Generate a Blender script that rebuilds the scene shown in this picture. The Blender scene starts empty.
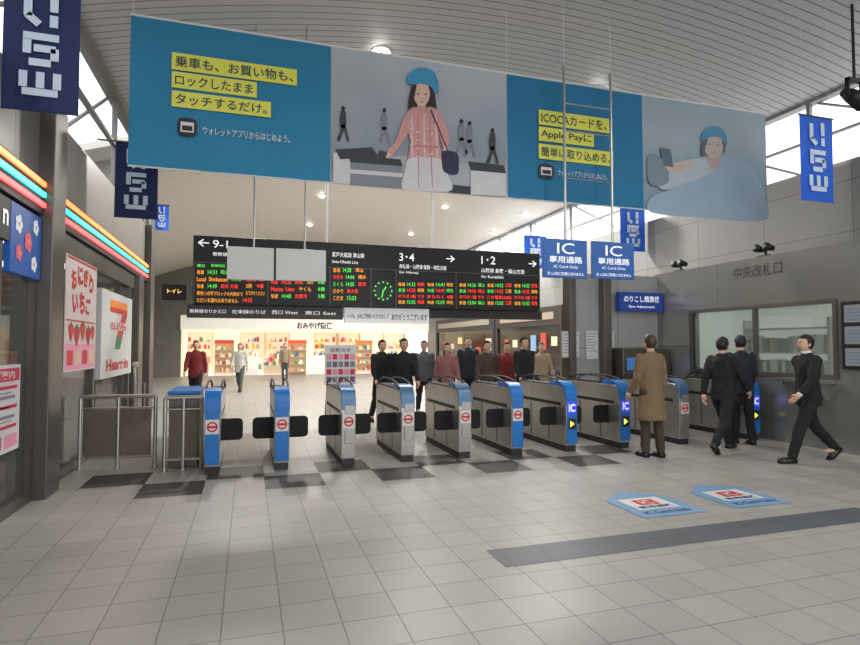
import bpy, bmesh, math, random
from mathutils import Vector, Matrix, noise
random.seed(7)
SC=bpy.context.scene; COL=SC.collection
PI=math.pi
# ------------------------------------------------------------ camera
YAW=math.radians(17.6); PIT=math.radians(2.3); FPX=573.0; CAM=Vector((0,0,1.6))
cd=bpy.data.cameras.new('camera'); co=bpy.data.objects.new('camera',cd); COL.objects.link(co)
cd.lens=24; cd.sensor_width=36; cd.clip_end=200
co.location=CAM; co.rotation_euler=(PI/2+PIT,0,-YAW); SC.camera=co
RM=co.rotation_euler.to_matrix()
def ray(px,py): return RM@Vector(((px-430)/FPX,(322.5-py)/FPX,-1))
def proj(px,py,ax,c):
    d=ray(px,py); t=(c-CAM[ax])/d[ax]; return CAM+d*t
# ------------------------------------------------------------ materials
def lin(c):
    r=[]
    for v in c:
        v/=255; r.append(v/12.92 if v<=.04045 else ((v+.055)/1.055)**2.4)
    return (*r,1)
MC={}
def mat(name,c,rough=.6,metal=0,emit=0,var=.0,vs=3,trans=0,bump=0):
    if name in MC: return MC[name]
    m=bpy.data.materials.new(name); m.use_nodes=True; nt=m.node_tree; b=nt.nodes['Principled BSDF']
    b.inputs['Base Color'].default_value=lin(c); b.inputs['Roughness'].default_value=rough; b.inputs['Metallic'].default_value=metal
    if emit:
        b.inputs['Emission Color'].default_value=lin(c); b.inputs['Emission Strength'].default_value=emit
    if var:
        tc=nt.nodes.new('ShaderNodeTexCoord'); nz=nt.nodes.new('ShaderNodeTexNoise'); nz.inputs['Scale'].default_value=vs; nz.inputs['Detail'].default_value=4
        mx=nt.nodes.new('ShaderNodeMix'); mx.data_type='RGBA'; L=lin(c)
        mx.inputs[6].default_value=(*[v*(1-var) for v in L[:3]],1); mx.inputs[7].default_value=(*[min(1,v*(1+var)) for v in L[:3]],1)
        nt.links.new(tc.outputs['Object'],nz.inputs['Vector']); nt.links.new(nz.outputs['Fac'],mx.inputs[0]); nt.links.new(mx.outputs[2],b.inputs['Base Color'])
    if trans:
        tr=nt.nodes.new('ShaderNodeBsdfTransparent'); ms=nt.nodes.new('ShaderNodeMixShader'); ms.inputs[0].default_value=trans
        out=nt.nodes['Material Output']; nt.links.new(b.outputs[0],ms.inputs[1]); nt.links.new(tr.outputs[0],ms.inputs[2]); nt.links.new(ms.outputs[0],out.inputs[0])
    MC[name]=m; return m
def grad_mat(name,cols,h):   # printed picture with soft tones running up the cloth
    m=bpy.data.materials.new(name); m.use_nodes=True; nt=m.node_tree; b=nt.nodes['Principled BSDF']; b.inputs['Roughness'].default_value=.8
    tc=nt.nodes.new('ShaderNodeTexCoord'); sp=nt.nodes.new('ShaderNodeSeparateXYZ'); nz=nt.nodes.new('ShaderNodeTexNoise'); nz.inputs['Scale'].default_value=1.1
    nt.links.new(tc.outputs['Object'],sp.inputs[0]); nt.links.new(tc.outputs['Object'],nz.inputs['Vector'])
    a=nt.nodes.new('ShaderNodeMath'); a.operation='DIVIDE'; a.inputs[1].default_value=h; nt.links.new(sp.outputs[2],a.inputs[0])
    n2=nt.nodes.new('ShaderNodeMath'); n2.operation='MULTIPLY_ADD'; n2.inputs[1].default_value=.45; n2.inputs[2].default_value=-.22; nt.links.new(nz.outputs['Fac'],n2.inputs[0])
    s=nt.nodes.new('ShaderNodeMath'); s.operation='ADD'; nt.links.new(a.outputs[0],s.inputs[0]); nt.links.new(n2.outputs[0],s.inputs[1])
    cr=nt.nodes.new('ShaderNodeValToRGB'); e=cr.color_ramp.elements; e[0].color=lin(cols[0]); e[1].color=lin(cols[-1])
    for i in range(1,len(cols)-1): q=e.new(i/(len(cols)-1)); q.color=lin(cols[i])
    nt.links.new(s.outputs[0],cr.inputs[0]); nt.links.new(cr.outputs[0],b.inputs['Base Color']); return m
def tile_mat(name,c,dv=.06,mort=(95,93,92),rough=.33,size=.3325,off=(-.2075,-.05)):
    m=bpy.data.materials.new(name); m.use_nodes=True; nt=m.node_tree; b=nt.nodes['Principled BSDF']
    tc=nt.nodes.new('ShaderNodeTexCoord'); mp=nt.nodes.new('ShaderNodeMapping'); mp.inputs['Location'].default_value=(off[0],off[1],0)
    br=nt.nodes.new('ShaderNodeTexBrick'); br.offset=0; br.squash=1
    br.inputs['Scale'].default_value=1; br.inputs['Brick Width'].default_value=size; br.inputs['Row Height'].default_value=size
    br.inputs['Mortar Size'].default_value=.004; br.inputs['Mortar Smooth'].default_value=.1; br.inputs['Bias'].default_value=0
    L=lin(c); br.inputs['Color1'].default_value=(*[v*(1-dv) for v in L[:3]],1); br.inputs['Color2'].default_value=(*[v*(1+dv) for v in L[:3]],1); br.inputs['Mortar'].default_value=lin(mort)
    nz=nt.nodes.new('ShaderNodeTexNoise'); nz.inputs['Scale'].default_value=.7; nz.inputs['Detail'].default_value=5
    rp=nt.nodes.new('ShaderNodeMapRange'); rp.inputs[3].default_value=.82; rp.inputs[4].default_value=1.14
    mx=nt.nodes.new('ShaderNodeMix'); mx.data_type='RGBA'; mx.blend_type='MULTIPLY'; mx.inputs[0].default_value=1
    nt.links.new(tc.outputs['Object'],mp.inputs[0]); nt.links.new(mp.outputs[0],br.inputs['Vector']); nt.links.new(tc.outputs['Object'],nz.inputs['Vector'])
    nt.links.new(nz.outputs['Fac'],rp.inputs[0]); nt.links.new(br.outputs['Color'],mx.inputs[6]); nt.links.new(rp.outputs[0],mx.inputs[7]); nt.links.new(mx.outputs[2],b.inputs['Base Color'])
    b.inputs['Roughness'].default_value=rough
    bp=nt.nodes.new('ShaderNodeBump'); bp.inputs['Strength'].default_value=.25; bp.inputs['Distance'].default_value=.004; bp.invert=True
    nt.links.new(br.outputs['Fac'],bp.inputs['Height']); nt.links.new(bp.outputs[0],b.inputs['Normal'])
    return m
def groove_mat(name,c,axis,step,w,dark,rough=.5):
    m=bpy.data.materials.new(name); m.use_nodes=True; nt=m.node_tree; b=nt.nodes['Principled BSDF']
    tc=nt.nodes.new('ShaderNodeTexCoord'); sp=nt.nodes.new('ShaderNodeSeparateXYZ'); nt.links.new(tc.outputs['Object'],sp.inputs[0])
    a=nt.nodes.new('ShaderNodeMath'); a.operation='DIVIDE'; a.inputs[1].default_value=step; nt.links.new(sp.outputs[axis],a.inputs[0])
    f=nt.nodes.new('ShaderNodeMath'); f.operation='FRACT'; nt.links.new(a.outputs[0],f.inputs[0])
    g=nt.nodes.new('ShaderNodeMath'); g.operation='LESS_THAN'; g.inputs[1].default_value=w; nt.links.new(f.outputs[0],g.inputs[0])
    mx=nt.nodes.new('ShaderNodeMix'); mx.data_type='RGBA'; mx.inputs[6].default_value=lin(c); mx.inputs[7].default_value=lin(dark)
    nt.links.new(g.outputs[0],mx.inputs[0]); nt.links.new(mx.outputs[2],b.inputs['Base Color']); b.inputs['Roughness'].default_value=rough
    return m
def panel_mat(name,c,w,h,mort,rough=.5,metal=0,wall='X'):
    m=tile_mat(name,c,.05,mort,rough,w,(0,0)); nt=m.node_tree
    br=[n for n in nt.nodes if n.type=='TEX_BRICK'][0]; br.inputs['Row Height'].default_value=h; br.inputs['Mortar Size'].default_value=.008
    mp=[n for n in nt.nodes if n.type=='MAPPING'][0]; tc=[n for n in nt.nodes if n.type=='TEX_COORD'][0]
    sp=nt.nodes.new('ShaderNodeSeparateXYZ'); cb=nt.nodes.new('ShaderNodeCombineXYZ'); nt.links.new(tc.outputs['Object'],sp.inputs[0])
    nt.links.new(sp.outputs[1 if wall=='X' else 0],cb.inputs[0]); nt.links.new(sp.outputs[2],cb.inputs[1]); nt.links.new(cb.outputs[0],mp.inputs[0])
    nt.nodes['Principled BSDF'].inputs['Metallic'].default_value=metal
    return m
steel=mat('brushed_steel',(186,183,178),.3,.85,var=.12,vs=8)
steeld=mat('dark_steel',(104,99,94),.38,.65,var=.1,vs=5)
black=mat('black_plastic',(14,14,15),.5)
dark=mat('dark_grey',(40,39,39),.5)
blue=mat('gate_blue',(18,112,190),.35)
white=mat('white_paint',(215,215,212),.5)
wlit=mat('white_lettering',(240,240,240),.5,emit=.5)
red=mat('red_print',(200,28,34),.5)
yel=mat('yellow_print',(216,214,84),.6,emit=.04)
teal=mat('banner_teal',(40,124,162),.8,var=.05,vs=.6)
glass=mat('clear_glass',(200,210,215),.05,trans=.88)
fglass=mat('smoked_panel',(112,102,90),.2,trans=.25)
# ------------------------------------------------------------ mesh builder
class Pl:
    def __init__(s,kind,c):
        s.kind=kind; s.c=c
        s.O,s.U,s.V,s.N={'Y':((0,c,0),(1,0,0),(0,0,1),(0,-1,0)),'L':((c,0,0),(0,1,0),(0,0,1),(1,0,0)),'R':((c,0,0),(0,-1,0),(0,0,1),(-1,0,0)),'Z':((0,0,c),(1,0,0),(0,1,0),(0,0,1))}[kind]
        s.O,s.U,s.V,s.N=map(Vector,(s.O,s.U,s.V,s.N)); s.ax={'Y':1,'L':0,'R':0,'Z':2}[kind]
    def uv(s,px,py):
        p=proj(px,py,s.ax,s.c); return (p.dot(s.U),p.dot(s.V))
    def P(s,u,v,off=0): return s.O+s.U*u+s.V*v+s.N*off
    def r(s,px0,px1,pT,pB):
        a=s.uv(px0,pB); b=s.uv(px0,pT); c=s.uv(px1,(pT+pB)/2); return (a[0],c[0],a[1],b[1])
def smooth_poly(p,k=4):
    n=len(p); o=[]
    for i in range(n):
        a,b,c,d=p[i-1],p[i],p[(i+1)%n],p[(i+2)%n]
        for j in range(k):
            t=j/k; o.append(tuple(.5*((2*b[q])+(-a[q]+c[q])*t+(2*a[q]-5*b[q]+4*c[q]-d[q])*t*t+(-a[q]+3*b[q]-3*c[q]+d[q])*t**3) for q in (0,1)))
    return o
class MB:
    def __init__(s): s.v=[]; s.f=[]; s.m=[]; s.tf=None
    def add(s,vs,fs,mi=0):
        n=len(s.v); s.v+= [Vector(q) for q in vs]
        for f in fs: s.f.append([i+n for i in f]); s.m.append(mi)
        return s
    def box(s,x0,x1,y0,y1,z0,z1,mi=0):
        vs=[(x,y,z) for z in (z0,z1) for y in (y0,y1) for x in (x0,x1)]
        return s.add(vs,[(0,2,3,1),(4,5,7,6),(0,1,5,4),(2,6,7,3),(0,4,6,2),(1,3,7,5)],mi)
    def slab(s,pl,u0,u1,v0,v1,o0,o1,mi=0):
        a=pl.P(u0,v0,o0); b=pl.P(u1,v1,o1); return s.box(min(a.x,b.x),max(a.x,b.x),min(a.y,b.y),max(a.y,b.y),min(a.z,b.z),max(a.z,b.z),mi)
    def rect(s,pl,u0,u1,v0,v1,off=.004,mi=0): return s.add([pl.P(u0,v0,off),pl.P(u1,v0,off),pl.P(u1,v1,off),pl.P(u0,v1,off)],[(0,1,2,3)],mi)
    def poly(s,pl,pts,off=.004,mi=0): return s.add([pl.P(u,v,off) for u,v in pts],[tuple(range(len(pts)))],mi)
    def ppoly(s,pl,pts,off=.004,mi=0):
        if s.tf: pts=[s.tf(*p) for p in pts]
        return s.poly(pl,[pl.uv(*p) for p in pts],off,mi)
    def spoly(s,pl,pts,off=.004,mi=0): return s.ppoly(pl,smooth_poly(pts),off,mi)
    def ell(s,pl,cu,cv,ru,rv,off=.004,mi=0,n=20): return s.poly(pl,[(cu+ru*math.cos(2*PI*i/n),cv+rv*math.sin(2*PI*i/n)) for i in range(n)],off,mi)
    def pell(s,pl,px,py,rx,ry,off=.004,mi=0):
        return s.ppoly(pl,[(px+rx*math.cos(2*PI*i/18),py-ry*math.sin(2*PI*i/18)) for i in range(18)],off,mi)
    def ring(s,pl,cu,cv,r0,r1,off=.004,mi=0,n=24):
        vs=[pl.P(cu+r*math.cos(2*PI*i/n),cv+r*math.sin(2*PI*i/n),off) for i in range(n) for r in (r0,r1)]
        return s.add(vs,[(2*i,2*i+1,(2*i+3)%(2*n),(2*i+2)%(2*n)) for i in range(n)],mi)
    def stroke(s,pl,pts,w,off=.004,mi=0,ext=.3):
        for (a,b),(c,d) in zip(pts,pts[1:]):
            L=math.hypot(c-a,d-b) or 1e-6; nx,ny=-(d-b)/L*w/2,(c-a)/L*w/2; ex,ey=(c-a)/L*w*ext,(d-b)/L*w*ext
            s.poly(pl,[(a-ex+nx,b-ey+ny),(a-ex-nx,b-ey-ny),(c+ex-nx,d+ey-ny),(c+ex+nx,d+ey+ny)],off,mi)
        return s
    def tube(s,pts,rad,n=12,mi=0,cap=True):
        pts=[Vector(p) for p in pts]
        if not isinstance(rad,(list,tuple)): rad=[rad]*len(pts)
        vs=[];fs=[]; up=None
        for i,p in enumerate(pts):
            d=(pts[min(i+1,len(pts)-1)]-pts[max(i-1,0)]).normalized()
            if up is None: up=Vector((1,0,0)) if abs(d.x)<.8 else Vector((0,1,0))
            a=d.cross(up).normalized(); b=d.cross(a).normalized()
            for k in range(n): vs.append(p+(a*math.cos(2*PI*k/n)+b*math.sin(2*PI*k/n))*rad[i])
        for i in range(len(pts)-1):
            for k in range(n): fs.append((i*n+k,i*n+(k+1)%n,(i+1)*n+(k+1)%n,(i+1)*n+k))
        if cap: fs.append(tuple(range(n))); fs.append(tuple(range((len(pts)-1)*n,len(pts)*n)))
        return s.add(vs,fs,mi)
    def sph(s,c,r,nu=14,nv=9,mi=0,fn=None):
        if not isinstance(r,(list,tuple)): r=(r,r,r)
        vs=[];fs=[]
        for j in range(nv+1):
            t=PI*j/nv
            for i in range(nu):
                p=2*PI*i/nu; q=Vector((math.sin(t)*math.cos(p),math.sin(t)*math.sin(p),math.cos(t)))
                if fn: q=fn(q)
                vs.append((c[0]+q.x*r[0],c[1]+q.y*r[1],c[2]+q.z*r[2]))
        for j in range(nv):
            for i in range(nu): fs.append((j*nu+i,j*nu+(i+1)%nu,(j+1)*nu+(i+1)%nu,(j+1)*nu+i))
        return s.add(vs,fs,mi)
    def loft(s,rings,n=20,mi=0):
        vs=[];fs=[]
        for (x,y,z,rx,ry) in rings:
            for k in range(n): vs.append((x+rx*math.cos(2*PI*k/n),y+ry*math.sin(2*PI*k/n),z))
        m=len(rings)
        for i in range(m-1):
            for k in range(n): fs.append((i*n+k,i*n+(k+1)%n,(i+1)*n+(k+1)%n,(i+1)*n+k))
        fs.append(tuple(range(n))); fs.append(tuple(range((m-1)*n,m*n)))
        return s.add(vs,fs,mi)
    def prism(s,poly,x0,x1,mi=0):
        n=len(poly); vs=[(x0,y,z) for y,z in poly]+[(x1,y,z) for y,z in poly]
        fs=[tuple(range(n)),tuple(range(n,2*n))]+[(i,(i+1)%n,n+(i+1)%n,n+i) for i in range(n)]
        return s.add(vs,fs,mi)
    def cylz(s,x,y,z0,z1,r,n=16,mi=0): return s.tube([(x,y,z0),(x,y,z1)],r,n,mi)
    def text(s,pl,body,u0,u1,v0,v1,off=.006,mi=0,bold=.0,rot=0):
        key=(body,bold)
        if key not in TX:
            c=bpy.data.curves.new('tmp','FONT'); c.body=body; c.resolution_u=3; c.offset=bold
            o=bpy.data.objects.new('tmp',c); COL.objects.link(o); bpy.context.view_layer.update()
            me=bpy.data.meshes.new_from_object(o.evaluated_get(bpy.context.evaluated_depsgraph_get()))
            vs=[(v.co.x,v.co.y) for v in me.vertices]; fs=[tuple(p.vertices) for p in me.polygons]
            bpy.data.objects.remove(o); bpy.data.curves.remove(c); bpy.data.meshes.remove(me); TX[key]=(vs,fs)
        vs,fs=TX[key]
        if not vs: return s
        xs=[a for a,b in vs]; ys=[b for a,b in vs]; a0,a1,b0,b1=min(xs),max(xs),min(ys),max(ys)
        cu,cv=(u0+u1)/2,(v0+v1)/2; cr,sr=math.cos(rot),math.sin(rot); out=[]
        for a,b in vs:
            u=u0+(a-a0)/(a1-a0)*(u1-u0)-cu; v=v0+(b-b0)/((b1-b0) or 1)*(v1-v0)-cv
            out.append(pl.P(cu+u*cr-v*sr,cv+u*sr+v*cr,off))
        return s.add(out,fs,mi)
    def build(s,name,mats,parent=None,world=True,bevel=0,smooth=False,recalc=True,origin=None):
        if not isinstance(mats,(list,tuple)): mats=[mats]
        off=Vector((0,0,0))
        if parent is not None and world: off=wl(parent)
        if parent is None:
            if origin is not None: off=Vector(origin)
        me=bpy.data.meshes.new(name); me.from_pydata([v-off for v in s.v],[],s.f); me.update()
        for m in mats: me.materials.append(m)
        me.polygons.foreach_set('material_index',s.m)
        if recalc:
            bm=bmesh.new(); bm.from_mesh(me); bmesh.ops.recalc_face_normals(bm,faces=bm.faces); bm.to_mesh(me); bm.free()
        if smooth: me.polygons.foreach_set('use_smooth',[True]*len(me.polygons))
        o=bpy.data.objects.new(name,me); COL.objects.link(o)
        if parent is not None: o.parent=parent
        else: o.location=off
        if bevel:
            b=o.modifiers.new('bevel','BEVEL'); b.width=bevel; b.segments=2; b.limit_method='ANGLE'
        return o
TX={}
def wl(o):
    v=Vector(o.location)
    while o.parent: o=o.parent; v+=Vector(o.location)
    return v
def thing(name,label,cat,loc=(0,0,0),group=None,rz=0):
    o=bpy.data.objects.new(name,None); COL.objects.link(o); o.location=loc; o.rotation_euler=(0,0,rz); o.empty_display_size=.1
    o['label']=label; o['category']=cat
    if group: o['group']=group
    return o
def tag(o,label,cat,group=None):
    o['label']=label; o['category']=cat
    if group: o['group']=group
    return o
def st(o): o['kind']='structure'; return o
def zc(x): return 6.85-.75*((x-4.5)/6)**2
# ------------------------------------------------------------ FLOOR
fl=MB(); fl.box(-6,11.5,-6,33,-.1,0,0)
chk=[]
for k in range(5): chk.append((-.79+1.33*k,7.03))
for k in range(6): chk.append((-1.455+1.33*k,7.695))
for x,y in chk: fl.add([(x-.3325,y-.3325,.002),(x+.3325,y-.3325,.002),(x+.3325,y+.3325,.002),(x-.3325,y+.3325,.002)],[(0,1,2,3)],1)
fl.add([(1.79,3.84,.002),(5.75,3.84,.002),(5.75,4.20,.002),(1.79,4.20,.002)],[(0,1,2,3)],2)
st(fl.build('floor',[tile_mat('floor_tile',(162,159,154),.06,(112,110,108),.40),tile_mat('dark_tile',(62,57,54),.1,(45,45,45),.45),tile_mat('strip_tile',(86,90,96),.1,(64,66,70),.45)]))
# ------------------------------------------------------------ CEILING
def ceil(name,y0,y1,x0,x1,m):
    mb=MB(); n=24; vs=[]
    for i in range(n+1):
        x=x0+(x1-x0)*i/n; z=zc(x)
        vs+=[(x,y0,z),(x,y1,z),(x,y0,z+.15),(x,y1,z+.15)]
    fs=[]
    for i in range(n):
        a=i*4; fs+=[(a,a+1,a+5,a+4),(a+2,a+6,a+7,a+3),(a,a+4,a+6,a+2),(a+1,a+3,a+7,a+5)]
    fs+=[(0,2,3,1),(n*4,n*4+1,n*4+3,n*4+2)]
    mb.add(vs,fs); return st(mb.build(name,m))
ceil('ceiling',-6,13.2,-2.33,10.2,groove_mat('ceiling_slats',(192,192,190),1,.17,.14,(124,124,122)))
ceil('ceiling.001',13.2,32,-5.2,10.2,groove_mat('ceiling_panels',(230,225,214),1,.6,.02,(175,170,162)))
# ------------------------------------------------------------ LEFT WALL
XL=-2.13; L=Pl('L',XL)
wallg=panel_mat('wall_panel_left',(136,131,125),2.1,1.4,(85,82,80),.4,.3)
WT=5.78
mb=MB()
mb.box(XL-.2,XL,-6,2.2,0,2.98); mb.box(XL-.2,XL,-6,14,2.98,4.2)
mb.box(XL-.2,XL,12.4,14,0,2.98); mb.box(XL-.2,XL,-6,14,WT,WT+.12); mb.box(-5.2,XL,14,14.2,0,5.7)
st(mb.build('wall_left',wallg))
mb=MB(); mb.box(-5.4,-5.2,-6,32,0,5.7)
st(mb.build('wall_left_outer',mat('outer_wall',(82,76,70),.7,var=.1)))
mb=MB()
for i in range(8): 
    y=-6+2.8*i; mb.box(XL-.12,XL-.04,y-.035,y+.035,4.2,WT)
for i in range(7):
    y=-6+2.8*i; mb.tube([(XL-.16,y+.1,4.25),(XL-.16,y+2.7,WT)],.03,8)
mb.box(XL-.12,XL-.04,-6,14,4.98,5.03); mb.box(XL-.12,XL-.04,-6,14,4.2,4.26)
w=st(mb.build('window_1',mat('window_frame',(140,138,135),.4,.4)))
g=MB(); g.box(XL-.09,XL-.07,-6,14,4.2,WT); g.build('window_glass',glass,w)
def pillar(x0,x1,y0,y1,z1,n):
    mb=MB(); mb.box(x0,x1,y0,y1,0,z1); return st(mb.build('trim_%d'%n,steeld,bevel=.01))
pillar(-2.22,-1.98,6.95,7.38,4.2,1); pillar(-2.25,-2.02,12.3,12.75,2.98,2); pillar(-2.3,-2.0,13.5,14.0,4.2,3); pillar(-2.6,-2.2,14.3,14.8,zc(-2.4)+.05,6)
def band(y0,y1,n):
    t=thing('neon_stripe_sign',n,'shop sign',(XL,y0,2.98))
    b=MB(); b.box(XL,XL+.06,y0,y1,2.97,3.35); b.build('backing_box',dark,t)
    for z,nm,c in ((3.29,'orange',(255,128,64)),(3.18,'teal',(60,225,205)),(3.07,'red',(255,84,84))):
        b=MB(); b.box(XL+.06,XL+.085,y0+.01,y1-.01,z-.024,z+.024); o=b.build('light_strip',mat('neon_'+nm,c,.4,emit=2.4),t); o['label']=nm+' glowing strip'
band(-1,6.94,'long glowing orange, teal and red stripe band left of the steel pillar')
band(7.39,13.45,'glowing orange, teal and red stripe band over the shop windows past the pillar')
def shopfront(name,y0,y1,cuts,z1=2.95):
    b=MB(); b.box(XL-.1,XL+.02,y0,y1,0,.12); b.box(XL-.1,XL+.02,y0,y1,z1-.25,z1)
    for y in [y0+.04]+cuts+[y1-.04]: b.box(XL-.1,XL+.02,y-.04,y+.04,.12,z1-.25)
    f=st(b.build(name,steeld)); g=MB(); g.box(XL-.05,XL-.035,y0,y1,.12,z1-.25); g.build('window_glass',mat('shop_glass',(96,98,96),.04,.3,trans=.5),f)
    return f
shopfront('window_2',2.2,6.94,[3.6,5.0,6.0]); shopfront('window_3',7.39,12.3,[9.35,11.9])
mb=MB(); mb.box(-5.2,-5.15,2,14,0,2.95); mb.box(-5.2,XL-.2,2,2.1,0,2.95); mb.box(-5.2,XL-.2,2,14,2.96,3.05)
st(mb.build('wall_shop_interior',mat('shop_wall_glow',(182,178,168),.7,emit=.22)))  # walls glow faintly, the shop's brightness put into their material
for i,(y,lb) in enumerate(((3.2,'shop ceiling light panel nearest the camera'),(5.4,'shop ceiling light panel behind the posters left of the pillar'),(8.4,'shop ceiling light panel behind the pink banner'),(11,'shop ceiling light panel behind the white logo board'))):
    b=MB(); b.box(-4.4,-2.9,y-.15,y+.15,2.9,2.96); tag(b.build('shop_ceiling_light',mat('shop_lamp',(255,250,240),.5,emit=5)),lb,'light','shop ceiling lights')
cols=[(200,60,50),(230,180,60),(80,140,90),(70,100,170),(220,210,190),(190,110,60)]
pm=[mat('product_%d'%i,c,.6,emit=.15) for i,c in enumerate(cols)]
def shelf(y,lb):
    t=thing('shop_shelf',lb,'shelf',(-3.9,y,0),'shelves inside the convenience shop')
    b=MB(); b.box(-4.3,-3.5,y-.75,y-.72,0,1.5); b.box(-4.3,-3.5,y+.72,y+.75,0,1.5); b.box(-3.92,-3.88,y-.72,y+.72,0,1.5); b.build('frame',white,t)
    for k in range(4):
        b=MB(); z=.15+.36*k; b.box(-4.28,-3.52,y-.72,y+.72,z,z+.03); b.build('shelf_board',white,t)
        b=MB()
        for q in range(10): 
            h=random.uniform(.15,.27); b.box(-3.8,-3.56,y-.68+q*.136,y-.68+q*.136+.115,z+.03,z+.03+h,random.randrange(6))
        o=b.build('packaged_goods',pm,t); o['kind']='stuff'
for y,lb in ((4.0,'stocked shelf behind the nearest shop window'),(5.9,'stocked shelf behind the glass beside the steel pillar'),(8.5,'stocked shelf behind the pink hanging banner'),(10.9,'stocked shelf behind the white logo board')): shelf(y,lb)
t=thing('shop_sign_panel','blue sign panel with white and pink flower pictures beside the pillar, below the stripes','sign',(XL+.03,6.45,2.25))
b=MB(); b.box(XL+.0,XL+.05,6.12,6.92,2.28,2.93); b.build('panel',mat('signblue',(25,85,165),.4,emit=.2),t)
P=Pl('L',XL+.05)
for (u,v,r,mi) in ((6.3,2.75,.09,0),(6.55,2.62,.1,1),(6.32,2.48,.08,1),(6.75,2.8,.08,0),(6.72,2.42,.08,0)):
    b=MB()
    for k in range(5): b.ell(P,u+r*.6*math.cos(k*1.257),v+r*.6*math.sin(k*1.257),r*.45,r*.45,.004+.0005*k,mi,10)
    b.ell(P,u,v,r*.25,r*.25,.008,2,10)
    b.build('flower_print',[mat('petal_white',(235,235,240),.5,emit=.2),mat('petal_pink',(225,90,110),.5,emit=.2),mat('petal_heart',(235,190,80),.5)],t)
t=thing('shop_sign_panel','black sign panel with a white letter n at the far left edge','sign',(XL+.03,5.7,2.6))
b=MB(); b.box(XL+.0,XL+.05,5.3,6.1,2.55,2.93); b.build('panel',black,t)
b=MB(); b.text(P,'n',5.93,6.05,2.68,2.82,.004,0,.02); b.build('lettering',wlit,t)
P=Pl('L',XL+.03)
t=thing('advertising_poster','white and red notice poster stuck low on the left shop glass','poster',(XL+.03,6.1,.7))
u0,u1=5.75,6.5; b=MB(); b.slab(P,u0,u1,.62,1.42,-.06,.005); b.build('sheet',mat('paper',(212,208,210),.7),t)
b=MB()
b.rect(P,u0+.03,u1-.03,1.27,1.39,.008,0)
for k in range(5): b.rect(P,u0+.06,u1-.08-.05*(k%2),1.2-.09*k,1.23-.09*k,.008,1 if k%2 else 0)
for k in range(3): b.rect(P,u0+.06,u1-.2-.05*(k%2),1.16-.13*k,1.172-.13*k,.008,1)
b.rect(P,u0+.05,u0+.33,.66,.78,.008,0); b.rect(P,u0+.4,u1-.05,.66,.78,.008,2); b.text(P,'ご案内',u0+.15,u1-.15,1.29,1.37,.010,3,.02)
b.build('print',[mat('rose',(205,50,80),.6),mat('greyprint',(130,130,140),.6),mat('pink',(225,150,175),.6),white],t)
P=Pl('L',XL+.06)
t=thing('hanging_poster','white and pink vertical poster with red brush lettering in the shop window past the pillar','poster',(XL+.06,8.4,1.3))
b=MB(); b.slab(P,7.75,9.2,1.28,2.7,-.005,.005); b.build('sheet',mat('pinkpaper',(206,194,190),.7,var=.08,vs=3),t)
b=MB()
for k,ch in enumerate('おにぎり'): a=(k-1.5)*-.2; u=8.08+k*.27; v=2.40+.1*math.cos((k-1.5)*.9); b.text(P,ch,u-.11,u+.12,v-.12,v+.13,.008,0,.05,a)
for k,ch in enumerate('いちご'): u=8.16+k*.3; b.text(P,ch,u-.13,u+.12,2.01,2.25+.04*(k==1),.008,0,.055,(1-k)*.12)
b.rect(P,7.8,9.15,1.3,1.62,.007,1); b.rect(P,7.8,9.15,2.66,2.69,.008,0); b.rect(P,7.8,9.15,1.9,1.92,.008,0)
for u,v,r_,m_ in ((8.0,1.76,.11,0),(8.25,1.72,.13,3),(8.52,1.78,.12,0),(8.8,1.72,.13,3),(9.02,1.77,.1,0)):
    b.poly(P,smooth_poly([(u-r_,v+r_*.6),(u,v+r_),(u+r_,v+r_*.6),(u+r_*.5,v-r_*.5),(u,v-r_),(u-r_*.5,v-r_*.5)]),.009+m_*.0003,m_); b.poly(P,[(u-r_*.5,v+r_*.8),(u,v+r_*1.25),(u+r_*.5,v+r_*.8),(u,v+r_*.6)],.011,4)
for k in range(4): b.rect(P,7.86+.33*k,8.1+.33*k,1.36,1.54,.009,2 if k%2 else 0)
b.build('print',[red,mat('pink',(225,150,175)),mat('peach',(215,185,160),.6),mat('berry',(178,40,52),.6),mat('leafgreen',(70,120,60),.6)],t)
t=thing('shop_logo_board','white shop board with a large red, orange and green numeral seven','sign',(XL+.06,10.7,1.1))
b=MB(); b.slab(P,9.5,11.8,1.1,2.45,-.09,.01); b.build('board',mat('logoboard',(208,208,206),.5),t)
b=MB(); b.poly(P,[(10.05,2.33),(11.35,2.33),(11.35,2.21),(10.05,2.21)],.014,1)
b.poly(P,[(10.05,2.21),(11.35,2.21),(11.35,2.13),(10.05,2.13)],.0142,0); b.poly(P,[(10.95,2.14),(11.35,2.14),(10.98,1.74),(10.55,1.74)],.0145,0); b.poly(P,[(10.55,1.75),(10.98,1.75),(10.8,1.54),(10.42,1.54)],.014,2)
b.rect(P,10.08,11.3,1.85,1.98,.016,3); b.text(P,'ELEVEn',10.12,11.26,1.862,1.968,.018,0,.03); b.build('logo_print',[red,mat('orange',(240,130,40)),mat('green_print',(30,130,75)),white],t)
b=MB(); b.text(P,'Heart·in',9.85,11.5,1.2,1.39,.014,0,.03); b.build('lettering',red,t)
t=thing('hanging_sign','small black hanging sign with glowing yellow lettering by the far left wall','sign',(-1.8,13.3,3.0))
Py=Pl('Y',13.3); r=Py.r(162,187,284,300); b=MB(); b.slab(Py,r[0],r[1],r[2],r[3],-.1,0); b.build('panel',black,t)
b=MB(); b.text(Py,'トイレ',r[0]+.1,r[1]-.1,r[2]+.15,r[3]-.1,.005,0,.03); b.build('lettering',mat('yellow_glow',(250,205,90),.5,emit=1.0),t)
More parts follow.
